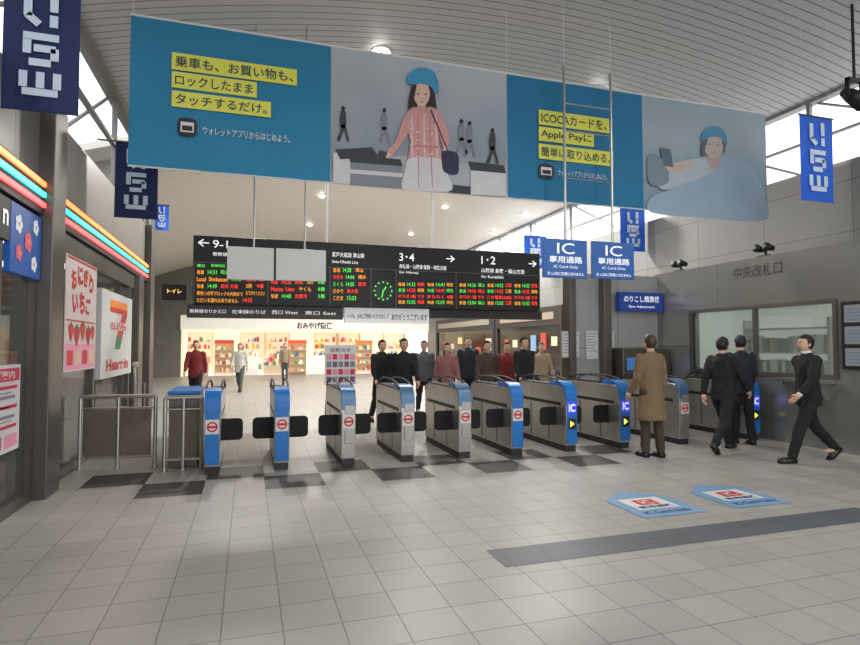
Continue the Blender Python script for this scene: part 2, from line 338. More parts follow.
# ------------------------------------------------------------ RIGHT SIDE
XR=8.5; R=Pl('R',XR)
conc=panel_mat('right_panels',(136,136,135),1.8,.9,(98,98,98),.5)
WS,WE=4.8,6.15
mb=MB(); mb.box(10,10.2,-6,32,0,WS); mb.box(10,10.2,-6,32,WE,WE+.2)
st(mb.build('wall_right',conc))
mb=MB()
for i in range(14): mb.box(10.02,10.1,-6+2.8*i-.035,-6+2.8*i+.035,WS,WE)
mb.box(10.02,10.1,-6,32,5.42,5.46); mb.box(10.0,10.12,-6,32,WS,WS+.06)
for i in range(13): mb.tube([(10.15,-6+2.8*i+.1,WS),(10.15,-6+2.8*i+2.7,WE)],.025,8)
w=st(mb.build('window_4',mat('window_frame',(140,138,135)))); g=MB(); g.box(10.05,10.07,-6,32,WS,WE); g.build('window_glass',glass,w)
WY0,WY1,WZ0,WZ1=6.45,9.35,1.15,2.25
mb=MB()
mb.box(XR,XR+.15,2,10.5,0,WZ0); mb.box(XR,XR+.15,2,10.5,WZ1,3.15); mb.box(XR,XR+.15,2,WY0,WZ0,WZ1); mb.box(XR,XR+.15,WY1,10.5,WZ0,WZ1); mb.box(XR+.15,10,2,10.5,3.03,3.15)
st(mb.build('wall_booth',panel_mat('booth_panels',(150,150,147),2.9,1.58,(106,106,104),.22,.5)))
mb=MB(); mb.box(9.85,9.98,2,10.5,0,3.03); mb.box(XR+.15,10,10.3,10.5,0,3.03)
st(mb.build('wall_booth_interior',mat('booth_wall_glow',(200,210,200),.7,emit=.6)))  # emissive walls stand in for the bright booth interior
mb=MB()
for (y0,y1,z0,z1) in ((WY0-.06,WY1+.06,WZ0-.06,WZ0),(WY0-.06,WY1+.06,WZ1,WZ1+.06),(WY0-.06,WY0,WZ0,WZ1),(WY1,WY1+.06,WZ0,WZ1),(7.85,7.9,WZ0,WZ1)): mb.box(XR-.04,XR+.05,y0,y1,z0,z1)
w=st(mb.build('window_5',steeld)); g=MB(); g.box(XR+.02,XR+.03,WY0,WY1,WZ0,WZ1); g.build('window_glass',mat('booth_glass',(150,160,155),.04,.3,trans=.65),w)
b=MB(); b.box(9.0,9.7,7.0,7.3,2.9,3.03); tag(b.build('booth_ceiling_light',mat('shop_lamp',(255,250,240))),'bright ceiling light inside the staff booth','light')
t=thing('filing_shelf','white shelf of files inside the staff booth window','shelf',(9.6,8.2,0))
b=MB(); b.box(9.5,9.85,7.3,9.1,0,.04); b.box(9.5,9.85,7.3,7.34,0,2.1); b.box(9.5,9.85,9.06,9.1,0,2.1)
for z in (.5,1.0,1.45,1.9): b.box(9.5,9.85,7.34,9.06,z,z+.03)
b.build('frame',white,t); b=MB()
for z in (1.03,1.48):
    for q in range(20): b.box(9.55,9.8,7.38+q*.083,7.38+q*.083+.07,z,z+random.uniform(.22,.32),random.randrange(3))
b.build('files',[mat('file_a',(190,195,185),emit=.15),mat('file_b',(90,110,100)),mat('file_c',(170,155,120))],t)['kind']='stuff'
b=MB(); b.box(XR-.28,XR+.02,WY0,7.35,1.02,1.07)
for y in (6.6,7.2): b.add([(XR,y-.02,.75),(XR,y-.02,1.02),(XR-.22,y-.02,1.02),(XR,y+.02,.75),(XR,y+.02,1.02),(XR-.22,y+.02,1.02)],[(0,1,2),(3,5,4),(0,3,4,1),(1,4,5,2),(0,2,5,3)])
tag(b.build('counter_ledge',steel),'stainless counter ledge below the staff booth window','counter')
t=thing('station_name_lettering','raised dark lettering of the central gate on the booth fascia','sign',(XR-.02,8.0,2.8))
r=R.r(734,782,268,280)
b=MB(); b.text(R,'中央改札口',r[0],r[1],r[2],r[3],.004,0,.005); b.build('lettering',mat('letter_dark',(44,44,44),.6),t)
t=thing('notice_board','black framed notice board with white sheets on the booth wall at the right edge','board',(XR-.03,6.1,1.2))
b=MB(); b.slab(R,-6.32,-5.85,1.25,2.25,0,.03); b.build('frame',black,t)
for k in range(3):
    b=MB(); b.rect(R,-6.27,-5.9,1.3+.32*k,1.56+.32*k,.034,0)
    for q in range(4): b.rect(R,-6.24,-5.95-.05*(q%2),1.34+.32*k+.05*q,1.355+.32*k+.05*q,.036,1)
    b.build('notice_sheet',[mat('paper_grey',(150,152,156)),mat('skyb',(110,140,175),.6)],t)
for (px,py,lb) in ((673,263,'twin black spotlight lamp on the booth roof at its far corner'),(757,254,'small black spotlight lamp on the booth roof above the raised lettering')):
    y=-R.uv(px,268 if px<700 else 258)[0]
    t=thing('roof_spotlight',lb,'spotlight',(8.7,y,3.15))
    b=MB(); b.box(8.62,8.78,y-.12,y+.12,3.15,3.19); b.cylz(8.7,y,3.19,3.3,.02); b.build('bracket',black,t)
    for s in (-1,1): b=MB(); b.tube([(8.75,y+s*.1,3.3),(8.58,y+s*.1,3.33)],[.045,.075]); b.build('lamp_head',black,t,smooth=True)
t=thing('ceiling_spotlight','black stage spotlight hung high at the right edge near the clerestory','spotlight',(8.3,5.9,5.3))
b=MB(); b.cylz(8.3,5.9,5.45,zc(8.3)+.02,.02); b.box(8.15,8.45,5.87,5.93,5.4,5.45); b.box(8.15,8.17,5.87,5.93,5.18,5.45); b.box(8.43,8.45,5.87,5.93,5.18,5.45); b.build('yoke',black,t)
b=MB(); b.tube([(8.3,6.05,5.32),(8.3,5.95,5.22),(8.3,5.78,5.05)],[.07,.1,.13]); b.build('lamp_head',black,t,smooth=True)
mb=MB(); mb.box(6.35,8.5,10.4,10.55,0,3.1); st(mb.build('wall_fare',panel_mat('fare_panels',(165,165,163),1.07,1.55,(115,115,114),.4,.2,'Y')))
pillar(7.02,7.2,10.2,10.4,3.1,4); pillar(6.28,6.42,10.3,10.6,3.1,5)
Pf=Pl('Y',10.2)
t=thing('hanging_sign','blue fare adjustment sign with white writing left of the staff booth','sign',(7.9,10.2,2.5))
r=Pf.r(619,662,292,311); b=MB(); b.slab(Pf,r[0],r[1],r[2],r[3],-.1,.03); b.build('panel',mat('sign_blue',(34,66,152),.4,emit=.1),t)
b=MB(); H=r[3]-r[2]; W=r[1]-r[0]; b.text(Pf,'のりこし精算機',r[0]+.1,r[1]-.1,r[2]+H*.48,r[2]+H*.82,.034,0,.01); b.build('lettering',wlit,t)
b=MB(); b.text(Pf,'Fare Adjustment',r[0]+.22,r[1]-.22,r[2]+H*.14,r[2]+H*.32,.034,0,.005); b.build('lettering',wlit,t)
Pg=Pl('Y',10.4)
for (a,bb,c,d,lb) in ((561,579,331,358,'white timetable poster on the grey wall, leftmost beside the wall end'),(585,598,330,360,'narrow white notice on the grey wall, middle of the three'),(600,614,330,360,'narrow white notice on the grey wall next to the steel pillar')):
    r=Pg.r(a,bb,c,d); t=thing('wall_notice',lb,'poster',(r[0],10.4,r[2])); b=MB(); b.slab(Pg,r[0],r[1],r[2],r[3],0,.02); b.build('frame',steel,t)
    b=MB(); b.rect(Pg,r[0]+.02,r[1]-.02,r[2]+.02,r[3]-.02,.023,0)
    for k in range(7): z=r[3]-.07-k*.06; b.rect(Pg,r[0]+.04,r[1]-.04-.04*(k%3),z-.015,z,.026,1+(k%4==0))
    b.build('sheet',[mat('paper',(212,208,210)),mat('greyprint',(130,130,140)),mat('tealp',(60,140,150),.6)],t)
def machine(x,lb):
    t=thing('fare_adjustment_machine',lb,'ticket machine',(x,10.1,0),'fare adjustment machines'); b=MB(); b.box(x-.27,x+.27,9.95,10.38,0,1.55); b.build('cabinet',steeld,t,bevel=.02)
    b=MB(); b.box(x-.18,x+.1,9.935,9.95,1.1,1.35); b.build('screen',mat('screen',(60,110,170),.3,emit=.5),t)
    b=MB(); b.box(x-.2,x+.2,9.93,9.95,.85,.95); b.build('coin_tray',black,t)
machine(7.55,'grey ticket machine under the blue fare sign, next to the steel pillar'); machine(8.16,'grey ticket machine under the blue fare sign, against the booth')
# ------------------------------------------------------------ BACK + SHOPS
mb=MB(); mb.box(-5.2,10,32,32.2,3.15,6.8); mb.box(-5.2,-3.3,32,32.2,0,3.15); st(mb.build('wall_back',mat('backwall',(130,126,120),.7,var=.1)))
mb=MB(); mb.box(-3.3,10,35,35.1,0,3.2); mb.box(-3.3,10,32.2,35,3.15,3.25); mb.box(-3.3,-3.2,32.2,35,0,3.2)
st(mb.build('wall_shop_back',mat('shopback_glow',(236,220,192),.7,emit=.75,var=.3,vs=1.1)))  # back wall glows to make the shop look brightly lit
t=thing('shop_fascia_sign','long lit white fascia sign of the souvenir shop at the far end','shop sign',(3,31.9,2.5))
P2=Pl('Y',31.75); fz0=P2.uv(300,330)[1]; fz1=P2.uv(300,318)[1]
b=MB(); b.box(-3.3,10,31.75,31.95,fz0,max(fz1,3.15)); b.build('fascia_box',mat('fascia',(232,228,218),.5,emit=.5),t)
b=MB(); b.text(P2,'おみやげ街道',P2.uv(297,325)[0],P2.uv(332,325)[0],P2.uv(300,329)[1],P2.uv(300,322)[1],.02,0,.03); b.build('lettering',mat('brown_letters',(50,26,18),.5),t)
sc_=cols+[(235,225,205),(225,150,150),(240,236,224),(240,236,224),(226,208,170)]
sv=[mat('souv_%d'%i,c,.6,emit=.35) for i,c in enumerate(sc_)]  # souvenir colours glow, shop lighting put into the material
wood=mat('wood_counter_glow',(206,184,152),.6,emit=.25)  # wood glows too, carrying the shop lighting
def fill(b,x0_,x1_,ya,z,hm,w0=.06,w1=.17):
    u=x0_
    while u<x1_-w1:
        w_=random.uniform(w0,w1); h=random.uniform(.08,hm)
        if random.random()<.85: b.box(u,u+w_-.012,ya,ya+.18,z,z+h,random.randrange(11))
        u+=w_
for k in range(9):
    if k in (1,4,7): continue
    x=-2.55+1.4*k
    t=thing('wall_shelving','warm-lit wall shelving of souvenirs at the back of the far shop','shelving',(x,34.8,0),'wall shelving at the back of the far shop')
    b=MB(); b.box(x-.68,x-.64,34.5,34.98,0,2.35); b.box(x+.64,x+.68,34.5,34.98,0,2.35)
    for z in (.2,.6,1.0,1.4,1.8,2.3): b.box(x-.64,x+.64,34.5,34.98,z,z+.03)
    b.build('shelf_frame',wood,t); b=MB()
    for z in (.23,.63,1.03,1.43,1.83): fill(b,x-.62,x+.64,34.55,z,.3)
    o=b.build('boxed_souvenirs',sv,t); o['kind']='stuff'
desc=['low tiered souvenir table far left in the lit shop','tall souvenir rack with a red header behind the pale-coated person','white glass-front souvenir case behind the second gate','low tiered souvenir table behind the blank hanging boards','tall souvenir rack with a white header left of the poster stand','white glass-front souvenir case beside the poster stand','low tiered souvenir table right of the poster stand','tall souvenir rack at the right end of the lit shop','white case at the far right of the lit shop','low tiered table at the very end of the lit shop']
for k in range(10):
    x=-2.5+1.28*k; ty=k%3; hw=.5
    t=thing('souvenir_display_stand',desc[k],'display stand',(x,32.6,0)); yy=32.4+random.uniform(0,.9)
    b=MB()
    if ty==0:
        for j in range(3): b.box(x-hw,x+hw,yy+.25*j,yy+.25*j+.25,0,.5+.2*j)
        b.build('tiered_table',wood,t); tiers=[(yy,.5),(yy+.25,.7),(yy+.5,.9)]
    elif ty==1:
        b.box(x-hw,x+hw,yy+.35,yy+.4,0,1.7); b.box(x-hw,x-hw+.04,yy,yy+.4,0,1.7); b.box(x+hw-.04,x+hw,yy,yy+.4,0,1.7)
        for z in (.15,.55,.95,1.35): b.box(x-hw,x+hw,yy,yy+.38,z,z+.03)
        b.build('rack_frame',wood,t); tiers=[(yy+.05,.18),(yy+.05,.58),(yy+.05,.98),(yy+.05,1.38)]
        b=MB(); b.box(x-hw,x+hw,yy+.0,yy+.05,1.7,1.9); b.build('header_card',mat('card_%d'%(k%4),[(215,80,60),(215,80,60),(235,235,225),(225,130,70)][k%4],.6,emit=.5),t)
    else:
        b.box(x-hw,x+hw,yy,yy+.6,0,1.05); b.build('glass_case_body',mat('case_white_glow',(232,228,220),.4,emit=.35),t); tiers=[(yy+.05,1.05),(yy+.3,1.05)]  # case body glows as a bright counter
        b=MB(); b.rect(Pl('Y',yy),x-hw+.06,x+hw-.06,.35,.95,.01,0); b.build('case_window',mat('case_glow',(245,232,200),.3,emit=.8),t)  # glowing pane paints the case front as lit
    b=MB()
    for (ya,z) in tiers: fill(b,x-hw+.05,x+hw,ya,z,.26)
    o=b.build('boxed_souvenirs',sv,t); o['kind']='stuff'
for (y0,y1,c,em,lb) in ((12,16.5,(44,42,42),0,'dark shuttered shopfront on the right beyond the gates'),(16.7,22,(58,52,48),.03,'dark brown shopfront with lit posters further along the right side'),(22.2,30,(52,54,58),.03,'grey-blue shopfront at the far right end of the hall')):
    t=thing('shopfront_unit',lb,'shopfront',(9.95,y0,0)); b=MB(); b.box(9.85,10,y0,y1,2.3,2.95); b.box(9.85,10,y0,y0+.12,0,2.3); b.box(9.85,10,y1-.12,y1,0,2.3); b.build('frame',mat('sf%d'%int(y0),c,.5,emit=em),t)
    b=MB(); b.box(9.93,10,y0+.12,y1-.12,0,2.3); b.build('window_panel',mat('sfp%d'%int(y0),(26,28,32),.08,.2),t)
    for q in range(6):
        yq=y0+.4+q*(y1-y0-.8)/6; b=MB(); zz=random.uniform(1.1,1.7); b.box(9.90,9.93,yq,yq+(y1-y0)/14,zz,zz+random.uniform(.2,.6)); b.build('window_poster',mat('wq%d'%(q%4),[(200,190,165),(170,70,55),(120,150,180),(230,200,130)][q%4],.5,emit=.3),t)  # posters glow to give lit spots in the dark windows
    b=MB(); b.box(9.82,9.85,y0+.5,y1-.5,2.5,2.75); b.build('sign_strip',mat('sfs%d'%int(y0),(150,140,125),.5,emit=.15),t)
# ------------------------------------------------------------ DEPARTURE BOARD
BY=12.0; D=Pl('Y',BY)
x0=D.uv(193,270)[0]; x1=D.uv(540,285)[0]; z1=D.uv(193,235)[1]; z0=D.uv(197,304)[1]
t=thing('departure_board','wide black departure board with lit platform numbers and train times','departure board',((x0+x1)/2,BY,z0))
b=MB(); b.box(x0,x1,BY,BY+.35,z0,z1); b.build('cabinet',mat('board_black',(16,15,18),.5),t,bevel=.01)
zh=D.uv(197,262)[1]
for px in (194,268,330,371,396,456,539):
    b=MB(); u=D.uv(px,285)[0]; b.box(u-.015,u+.015,BY-.015,BY,z0,zh); b.build('divider_bar',mat('bar_grey',(70,70,72),.5),t)
b=MB(); b.box(x0,x1,BY-.012,BY,zh-.012,zh+.012); b.build('divider_bar',mat('bar_grey',(70,70,72)),t)
def arrow(b,px,py,dr):
    u,v=D.uv(px,py); q=.09
    b.stroke(D,[(u-q*dr,v),(u+q*dr,v)],.024,.02,0); b.stroke(D,[(u+q*.1*dr,v+.065),(u+q*dr,v),(u+q*.1*dr,v-.065)],.024,.02,0)
heads=[[(-1,204,243),('9-1',213,228,240,248),('新幹線 Shinkansen',213,250,252,256)],
[('山陽線',300,314,249,253),('瀬戸大橋線 津山線',332,364,252,257),('Seto-Ohashi Line',332,358,260,263)],
[('3･4',399,414,253,261),('赤穂線・山陽線 姫路・相生方面',399,446,264,268.5),('for Himeji',399,418,271,274),(1,450,259)],
[('1･2',481,495,256,264),('山陽線 倉敷・福山方面',481,524,268,272.5),('for Kurashiki',481,503,275,278),(1,532,264)]]
for hd in heads:
    for e in hd:
        b=MB()
        if isinstance(e[0],int): arrow(b,e[1],e[2],e[0]); b.build('arrow_mark',wlit,t)
        else: b.text(D,e[0],*D.r(e[1],e[2],e[3],e[4]),.02,0,.008); b.build('platform_lettering',wlit,t)
led=[mat('led_red',(255,58,40),.5,emit=1.1),mat('led_amber',(255,165,40),.5,emit=1.0),mat('led_green',(90,225,80),.5,emit=1.0)]
def ledpanel(items):
    rows={}
    for it in items: rows.setdefault(round(it[3]),[]).append(it)
    for k_,its in rows.items():
        b=MB()
        for (s_,p0,p1,y0,y1,c) in its: b.text(D,s_,*D.r(p0,p1,y0,y1-.8),.02,c,0)
        b.build('led_row',led,t)
ledpanel([('種別',197,205,264,268,2),('発車時刻',211,225,264,268,2),('行先',230,238,264,268,2),('両数',244,251,264,268,2),('のりば',255,265,264,268,2),
 ('普通',197,204,270,275,1),('14:31',208,217,270,275,2),('岡山 発 津山',221,243,270,275,2),('4両',246,252,270,275,1),('10番',256,264,270,275,0),
 ('Local',197,206,277,282,1),('Shinkansen',209,228,277,282,1),('14:43',232,241,277,282,2),('Mizuho',244,256,277,282,0),('22',259,264,277,282,0),
 ('快速',197,204,284,289,1),('14:49',208,217,284,289,2),('総社 方面',221,238,284,289,0),('2両',246,252,284,289,1),('9番',257,264,284,289,0),
 ('黄色い点字ブロックの内側まで',197,243,291,296,1),('お下がりください',246,265,291,296,1),('ただいま遅れはありません',197,238,298,303,1),('14:55',243,252,298,303,0)])
ledpanel([('特急',271,278,280,285,0),('14:35',282,291,280,285,0),('高松',295,303,280,285,0),('5両',307,313,280,285,1),('6番',318,325,280,285,2),('Marine',271,283,287,292,0),('Liner',286,295,287,292,0),('やくも',299,311,287,292,1),('8番',318,325,287,292,2),('快速',271,278,294,299,1),('14:40',282,291,294,299,2),('出雲市',295,307,294,299,0),('5番',318,325,294,299,2)])
ledpanel([('普通',333,340,268,273,1),('14:38',343,351,268,273,2),('津山',355,363,268,273,1),('のぞみ',333,343,275,280,0),('14:44',346,354,275,280,2),('博多',358,366,275,280,1),('さくら',333,343,282,287,2),('14:50',346,354,282,287,2),('東京',358,366,282,287,0),('ひかり',333,343,289,294,1),('新大阪',347,358,289,294,0),('こだま',333,343,296,301,1),('15:03',347,356,296,301,2)])
for a,c,q in ((398,424,0),(427,453,1),(459,484,2),(487,511,3),(514,537,0)):
    ss=[['普通','14:32','姫路'],['快速','14:41','相生'],['普通','14:36','福山'],['普通','14:52','三原']][q]
    it=[]
    for k in range(4):
        yt=282.5+5.9*k; yb=yt+4.4
        f=(a-399)*.012; w3=(c-a)
        if k!=2:
            it+= [(ss[0],a,a+w3*.26,yt+f,yb+f,(k+1)%3),(ss[1] if k!=3 else '15:0%d'%(q+2),a+w3*.34,a+w3*.66,yt+f,yb+f,(k+2)%3),(ss[2],a+w3*.74,c,yt+f,yb+f,(k+q)%3)]
        else: it.append((['のりば 3番 です','まもなく 4番','のりば 1番 です','この電車は8両'][q],a,c,yt+f,yb+f,0))
    ledpanel(it)
b=MB(); cu,cv=D.uv(383,291); b.ell(D,cu,cv,.23,.23,.012,1)
for k in range(12): a=k*PI/6; b.ell(D,cu+.19*math.cos(a),cv+.19*math.sin(a),.018,.018,.02,0,8)
b.stroke(D,[(cu,cv),(cu+.06,cv+.08)],.025,.022,0); b.stroke(D,[(cu,cv),(cu-.03,cv-.14)],.02,.022,0); b.build('clock_face',[mat('led_green',(90,225,80)),mat('clock_dark',(14,40,22),.4)],t)
for x in (x0+2.6,x1-2.6): b=MB(); b.cylz(x,BY+.17,z1-.01,zc(x)+.03,.03); b.build('hanger_rod',white,t)
Dn=Pl('Y',12.1)
t=thing('direction_sign_strip','narrow dark sign strip with white writing directly under the board','sign',(.3,12.1,z0-.26))
r0=Dn.uv(187,300)[0]; r1=Dn.uv(343,310)[0]; b=MB(); b.box(r0,r1,12.1,12.25,z0-.26,z0-.005); b.build('panel',mat('strip_grey',(64,60,58),.5),t)
for s_,p0,p1 in (('新幹線のりかえ口',190,226),('在来線のりば',232,266),('西口 West',272,298),('東口 East',305,336)):
    b=MB(); u0=Dn.uv(p0,308)[0];u1=Dn.uv(p1,308)[0]; b.text(Dn,s_,u0,u1,z0-.17,z0-.09,.005,0,.005); b.build('lettering',wlit,t)
t=thing('greeting_sign','pale lit panel thanking passengers, under the right half of the board','sign',(3.4,12.1,z0-.33))
r0=Dn.uv(345,310)[0]; r1=Dn.uv(429,314)[0]; b=MB(); b.box(r0,r1,12.1,12.25,z0-.32,z0-.005); b.build('panel',mat('greet',(222,222,220),.5,emit=.3),t)
um=(r0+r1)/2+.05
b=MB(); b.text(Dn,'いつも、JRをご利用いただきまして',r0+.04,um-.03,z0-.25,z0-.13,.005,0,.02); b.build('lettering',mat('greetink',(40,32,80),.5),t)
b=MB(); b.text(Dn,'ありがとうございます',um+.03,r1-.04,z0-.26,z0-.12,.005,0,.02); b.build('lettering',mat('greetink',(40,32,80),.5),t)
t=thing('hanging_beam','dark brown beam under the right end of the departure board','beam',(5.4,12.1,z0-.33))
r0=Dn.uv(431,310)[0]; b=MB(); b.box(r0,x1+.1,12.1,12.3,z0-.2,z0-.005); b.build('beam',mat('beambrown',(50,44,42),.5),t)
# ------------------------------------------------------------ BIG BANNER
NY=8.0; N=Pl('Y',NY)
bz0,bz1=3.88,5.84; bx=[-1.48,1.07,3.79,6.29,8.98]
t=thing('advertising_banner','huge hanging banner of teal text panels and photo panels over the gates','banner',((bx[0]+bx[-1])/2,NY,bz0))
gm1=grad_mat('photo_print',[(164,169,174),(136,145,154),(160,168,175),(176,183,189)],1.96); gm2=grad_mat('photo_print_pale',[(122,144,164),(138,156,170),(158,170,176),(150,164,172)],1.96)  # the pale print has a backlit wash put into its tones
for i in range(4):
    b=MB(); n=14; vs=[];fs=[]
    for j in range(n+1):
        u=bx[i]+(bx[i+1]-bx[i])*j/n; w_=.012*math.sin(j*.9+i*2)
        vs+=[(u,NY+w_,bz0),(u,NY+w_*.3,bz1)]
    fs=[(2*j,2*j+2,2*j+3,2*j+1) for j in range(n)]; b.add(vs,fs)
    o=b.build('banner_panel',[teal,gm1,mat('banner_teal_b',(36,114,154),.8),gm2][i],t); o['label']=['teal panel with three yellow text lines','photo panel of a woman with a bag','teal panel with yellow text strips','pale photo panel of a face at the right end'][i]
b=MB(); b.tube([(bx[0],NY,bz1),(bx[-1],NY,bz1)],.016,8); b.build('hanging_rail',white,t)
b=MB(); b.tube([(bx[0],NY,bz0),(bx[-1],NY,bz0)],.012,8); b.build('hanging_rail',white,t)
for x in (bx[0]+.03,bx[2],bx[4]-.03): b=MB(); b.cylz(x,NY,bz1,zc(x)+.04,.004,6); b.build('hanging_wire',white,t)
E=.025
lm=[yel,mat('inkteal',(20,60,80),.6),mat('icondark',(28,30,36),.5),white]
def yl(b,p0,p1,a,c,s_):
    r=N.r(p0,p1,a,c); b.rect(N,*r,E,0); h=r[3]-r[2]; b.text(N,s_,r[0]+.04,r[1]-.05,r[2]+h*.17,r[3]-h*.17,E+.006,1,.012)
def icon(b,p0,p1,a,c):
    r=N.r(p0,p1,a,c); w_=r[1]-r[0]; h_=r[3]-r[2]
    b.poly(N,smooth_poly([(r[0],r[2]+h_*.2),(r[0]+w_*.2,r[2]),(r[1]-w_*.2,r[2]),(r[1],r[2]+h_*.2),(r[1],r[3]-h_*.2),(r[1]-w_*.2,r[3]),(r[0]+w_*.2,r[3]),(r[0],r[3]-h_*.2)]),E,2); b.rect(N,r[0]+w_*.15,r[1]-w_*.15,r[2]+h_*.22,r[3]-h_*.22,E+.004,3); b.rect(N,r[0]+w_*.22,r[1]-w_*.22,r[2]+h_*.3,r[3]-h_*.42,E+.006,2)
b=MB(); yl(b,172,297,53,70,'乗車も、お買い物も、'); yl(b,172,257,72,88,'ロックしたまま'); yl(b,172,271,91,107,'タッチするだけ。'); icon(b,178,197,118,136)
b.text(N,'ウォレットアプリからはじめよう。',*N.r(203,290,127,135),E+.005,3,.0); b.build('banner_lettering',lm,t)
b=MB(); yl(b,538,608,110,125,'ICOCAカードを、'); yl(b,538,593,127,141,'Apple Payに'); yl(b,538,612,144,159,'簡単に取り込める。'); icon(b,538,553,164,178)
b.text(N,'ウォレットアプリからはじめよう。',*N.r(557,606,170,176),E+.005,3,.0); b.build('banner_lettering',lm,t)
pr=[mat('pr_floor',(162,168,174),.8),mat('pr_dark',(60,62,70),.8),mat('pr_skin',(212,178,160),.8),mat('pr_hair',(54,44,44),.8),mat('pr_dress',(202,146,142),.8,var=.2,vs=16),mat('pr_white',(198,196,198),.8,var=.1,vs=6),mat('pr_cap',(66,146,188),.8,var=.18,vs=8),mat('pr_bag',(48,50,74),.8),mat('pr_mid',(124,130,138),.8),mat('pr_pale',(166,179,190),.8,var=.1,vs=2),mat('pr_lip',(186,108,106),.8),mat('pr_shade',(188,148,132),.8),mat('pr_fold',(182,122,122),.8)]
b=MB()
b.ppoly(N,[(333,152),(420,158),(505,172),(505,198),(333,181)],E-.008,0)
for x,y,m_ in ((343,125,1),(384,127,8),(461,138,8),(469,140,8),(492,147,1)):
    b.pell(N,x,y-16,1.8,2.3,E,3); b.spoly(N,[(x-2,y-13),(x+2,y-13),(x+3,y-4),(x+2,y+3),(x-2,y+3),(x-3.4,y-4)],E,m_); b.spoly(N,[(x-2,y+1),(x+2,y+1),(x+4,y+8),(x+6,y+16),(x+4,y+16),(x+1,y+6),(x-3,y+16),(x-6,y+15),(x-3,y+8)],E,m_)
b.ppoly(N,[(333,154),(372,150),(380,160),(380,187),(333,183)],E+.001,5); b.ppoly(N,[(335,150),(372,148),(378,158),(340,160)],E+.003,1); b.ppoly(N,[(350,160),(402,164),(402,189),(350,186)],E+.004,8); b.ppoly(N,[(348,156),(400,160),(402,167),(350,163)],E+.005,1)
b.ppoly(N,[(350,170),(402,174),(402,178),(350,174)],E+.006,5)
b.ppoly(N,[(470,168),(505,172),(505,197),(470,195)],E+.004,5); b.ppoly(N,[(468,162),(503,166),(505,174),(470,171)],E+.005,1); b.ppoly(N,[(448,185),(470,187),(470,195),(448,193)],E+.004,1)
b.spoly(N,[(410,92),(414,84),(424,82),(432,88),(435,100),(436,114),(432,120),(426,112),(414,112),(409,118),(408,104)],E+.006,3)
b.spoly(N,[(407,113),(414,108),(421,110),(430,108),(437,112),(440,124),(438,142),(443,165),(449,189),(425,190),(403,187),(406,165),(410,142),(405,126)],E+.008,4)
b.spoly(N,[(408,160),(424,158),(441,161),(447,175),(451,191),(426,192),(402,189),(404,174)],E+.009,5)
for k in range(5): b.spoly(N,[(411+k*6,116),(411.8+k*6,116),(412.3+k*6,140),(411.6+k*6.8,184),(410.8+k*6.8,184),(411+k*6,140)],E+.0098,12 if k%2 else 5)
for k in range(14): b.pell(N,410+(k*7)%28,122+(k*11)%36,1.1,1.0,E+.0099,5)
b.ppoly(N,[(412,146),(438,147),(438,149),(412,148)],E+.0099,12)
b.spoly(N,[(405,116),(409,118),(409,130),(402,143),(392,156),(387,158),(386,153),(395,142),(400,128)],E+.0105,4); b.pell(N,386,156,4,3,E+.011,2); b.ppoly(N,[(379,151),(387,153),(385,160),(377,157)],E+.012,1)
b.spoly(N,[(437,113),(442,118),(447,132),(448,146),(444,150),(441,144),(438,130)],E+.0105,4); b.pell(N,445,151,2.8,3.6,E+.012,2)
b.ppoly(N,[(417,104),(425,104),(426,113),(421,116),(416,113)],E+.0118,11)
b.spoly(N,[(413,92),(414,85),(421,82),(428,85),(429.5,93),(428,101),(424.5,106),(421,107.5),(417.5,106),(414,101)],E+.012,2)
b.spoly(N,[(411,100),(411,88),(416,83),(415,92),(413,100)],E+.013,3); b.spoly(N,[(431,101),(432,90),(427,83),(429,93)],E+.013,3)
b.pell(N,417.3,95,1.2,.7,E+.014,3); b.pell(N,425,95.6,1.2,.7,E+.014,3); b.pell(N,421,99.6,.8,.6,E+.014,11); b.pell(N,421,103,1.8,.6,E+.014,10)
b.spoly(N,[(406,84),(408,76),(415,70),(424,69),(433,73),(437,82),(438,93),(434,95),(431,89),(422,85),(412,86)],E+.015,6)
b.spoly(N,[(442,152),(456,154),(458,166),(456,175),(444,173),(441,163)],E+.013,7); b.stroke(N,[N.uv(430,111),N.uv(438,130),N.uv(448,154)],.022,E+.0135,7)
b.build('banner_picture',pr,t)
pq=list(pr); pq[2]=mat('pq_skin',(190,172,164),.8); pq[3]=mat('pq_hair',(98,100,108),.8); pq[6]=mat('pq_cap',(84,138,172),.8,var=.1,vs=6); pq[5]=mat('pq_white',(174,184,192),.8,var=.08,vs=3); pq[8]=mat('pq_mid',(122,138,150),.8); pq[1]=mat('pq_dark',(92,106,120),.8); pq[11]=mat('pq_shade',(176,160,156),.8); pq[10]=mat('pq_lip',(176,136,134),.8); pq[9]=mat('pq_pale',(150,170,188),.8,var=.12,vs=2)  # washed-out copies of the print colours, backlight painted in
b=MB()
b.spoly(N,[(700,164),(735,158),(756,176),(764,200),(762,221),(700,218),(650,213),(650,198),(672,188)],E,9)
b.spoly(N,[(656,172),(688,160),(714,160),(712,172),(684,184),(660,190)],E+.004,5); b.spoly(N,[(647,156),(658,158),(666,168),(666,184),(648,184)],E+.006,8)
b.spoly(N,[(664,162),(673,165),(688,160),(691,165),(676,174),(666,171)],E+.0065,2); b.ppoly(N,[(659,148),(669,150),(672,168),(662,166)],E+.007,1)
b.tf=lambda x,y:(712+(x-712)*.68,146+(y-142)*.68)
b.spoly(N,[(702,165),(706,156),(719,157),(723,170),(712,178)],E+.0055,11)
b.spoly(N,[(698,138),(702,128),(712,124),(723,127),(727,138),(725,150),(719,158),(712,161),(705,158),(699,150)],E+.006,2)
b.spoly(N,[(694,156),(695,138),(703,124),(704,132),(700,146),(699,158)],E+.007,3); b.spoly(N,[(727,156),(730,140),(722,124),(724,134),(726,146)],E+.007,3)
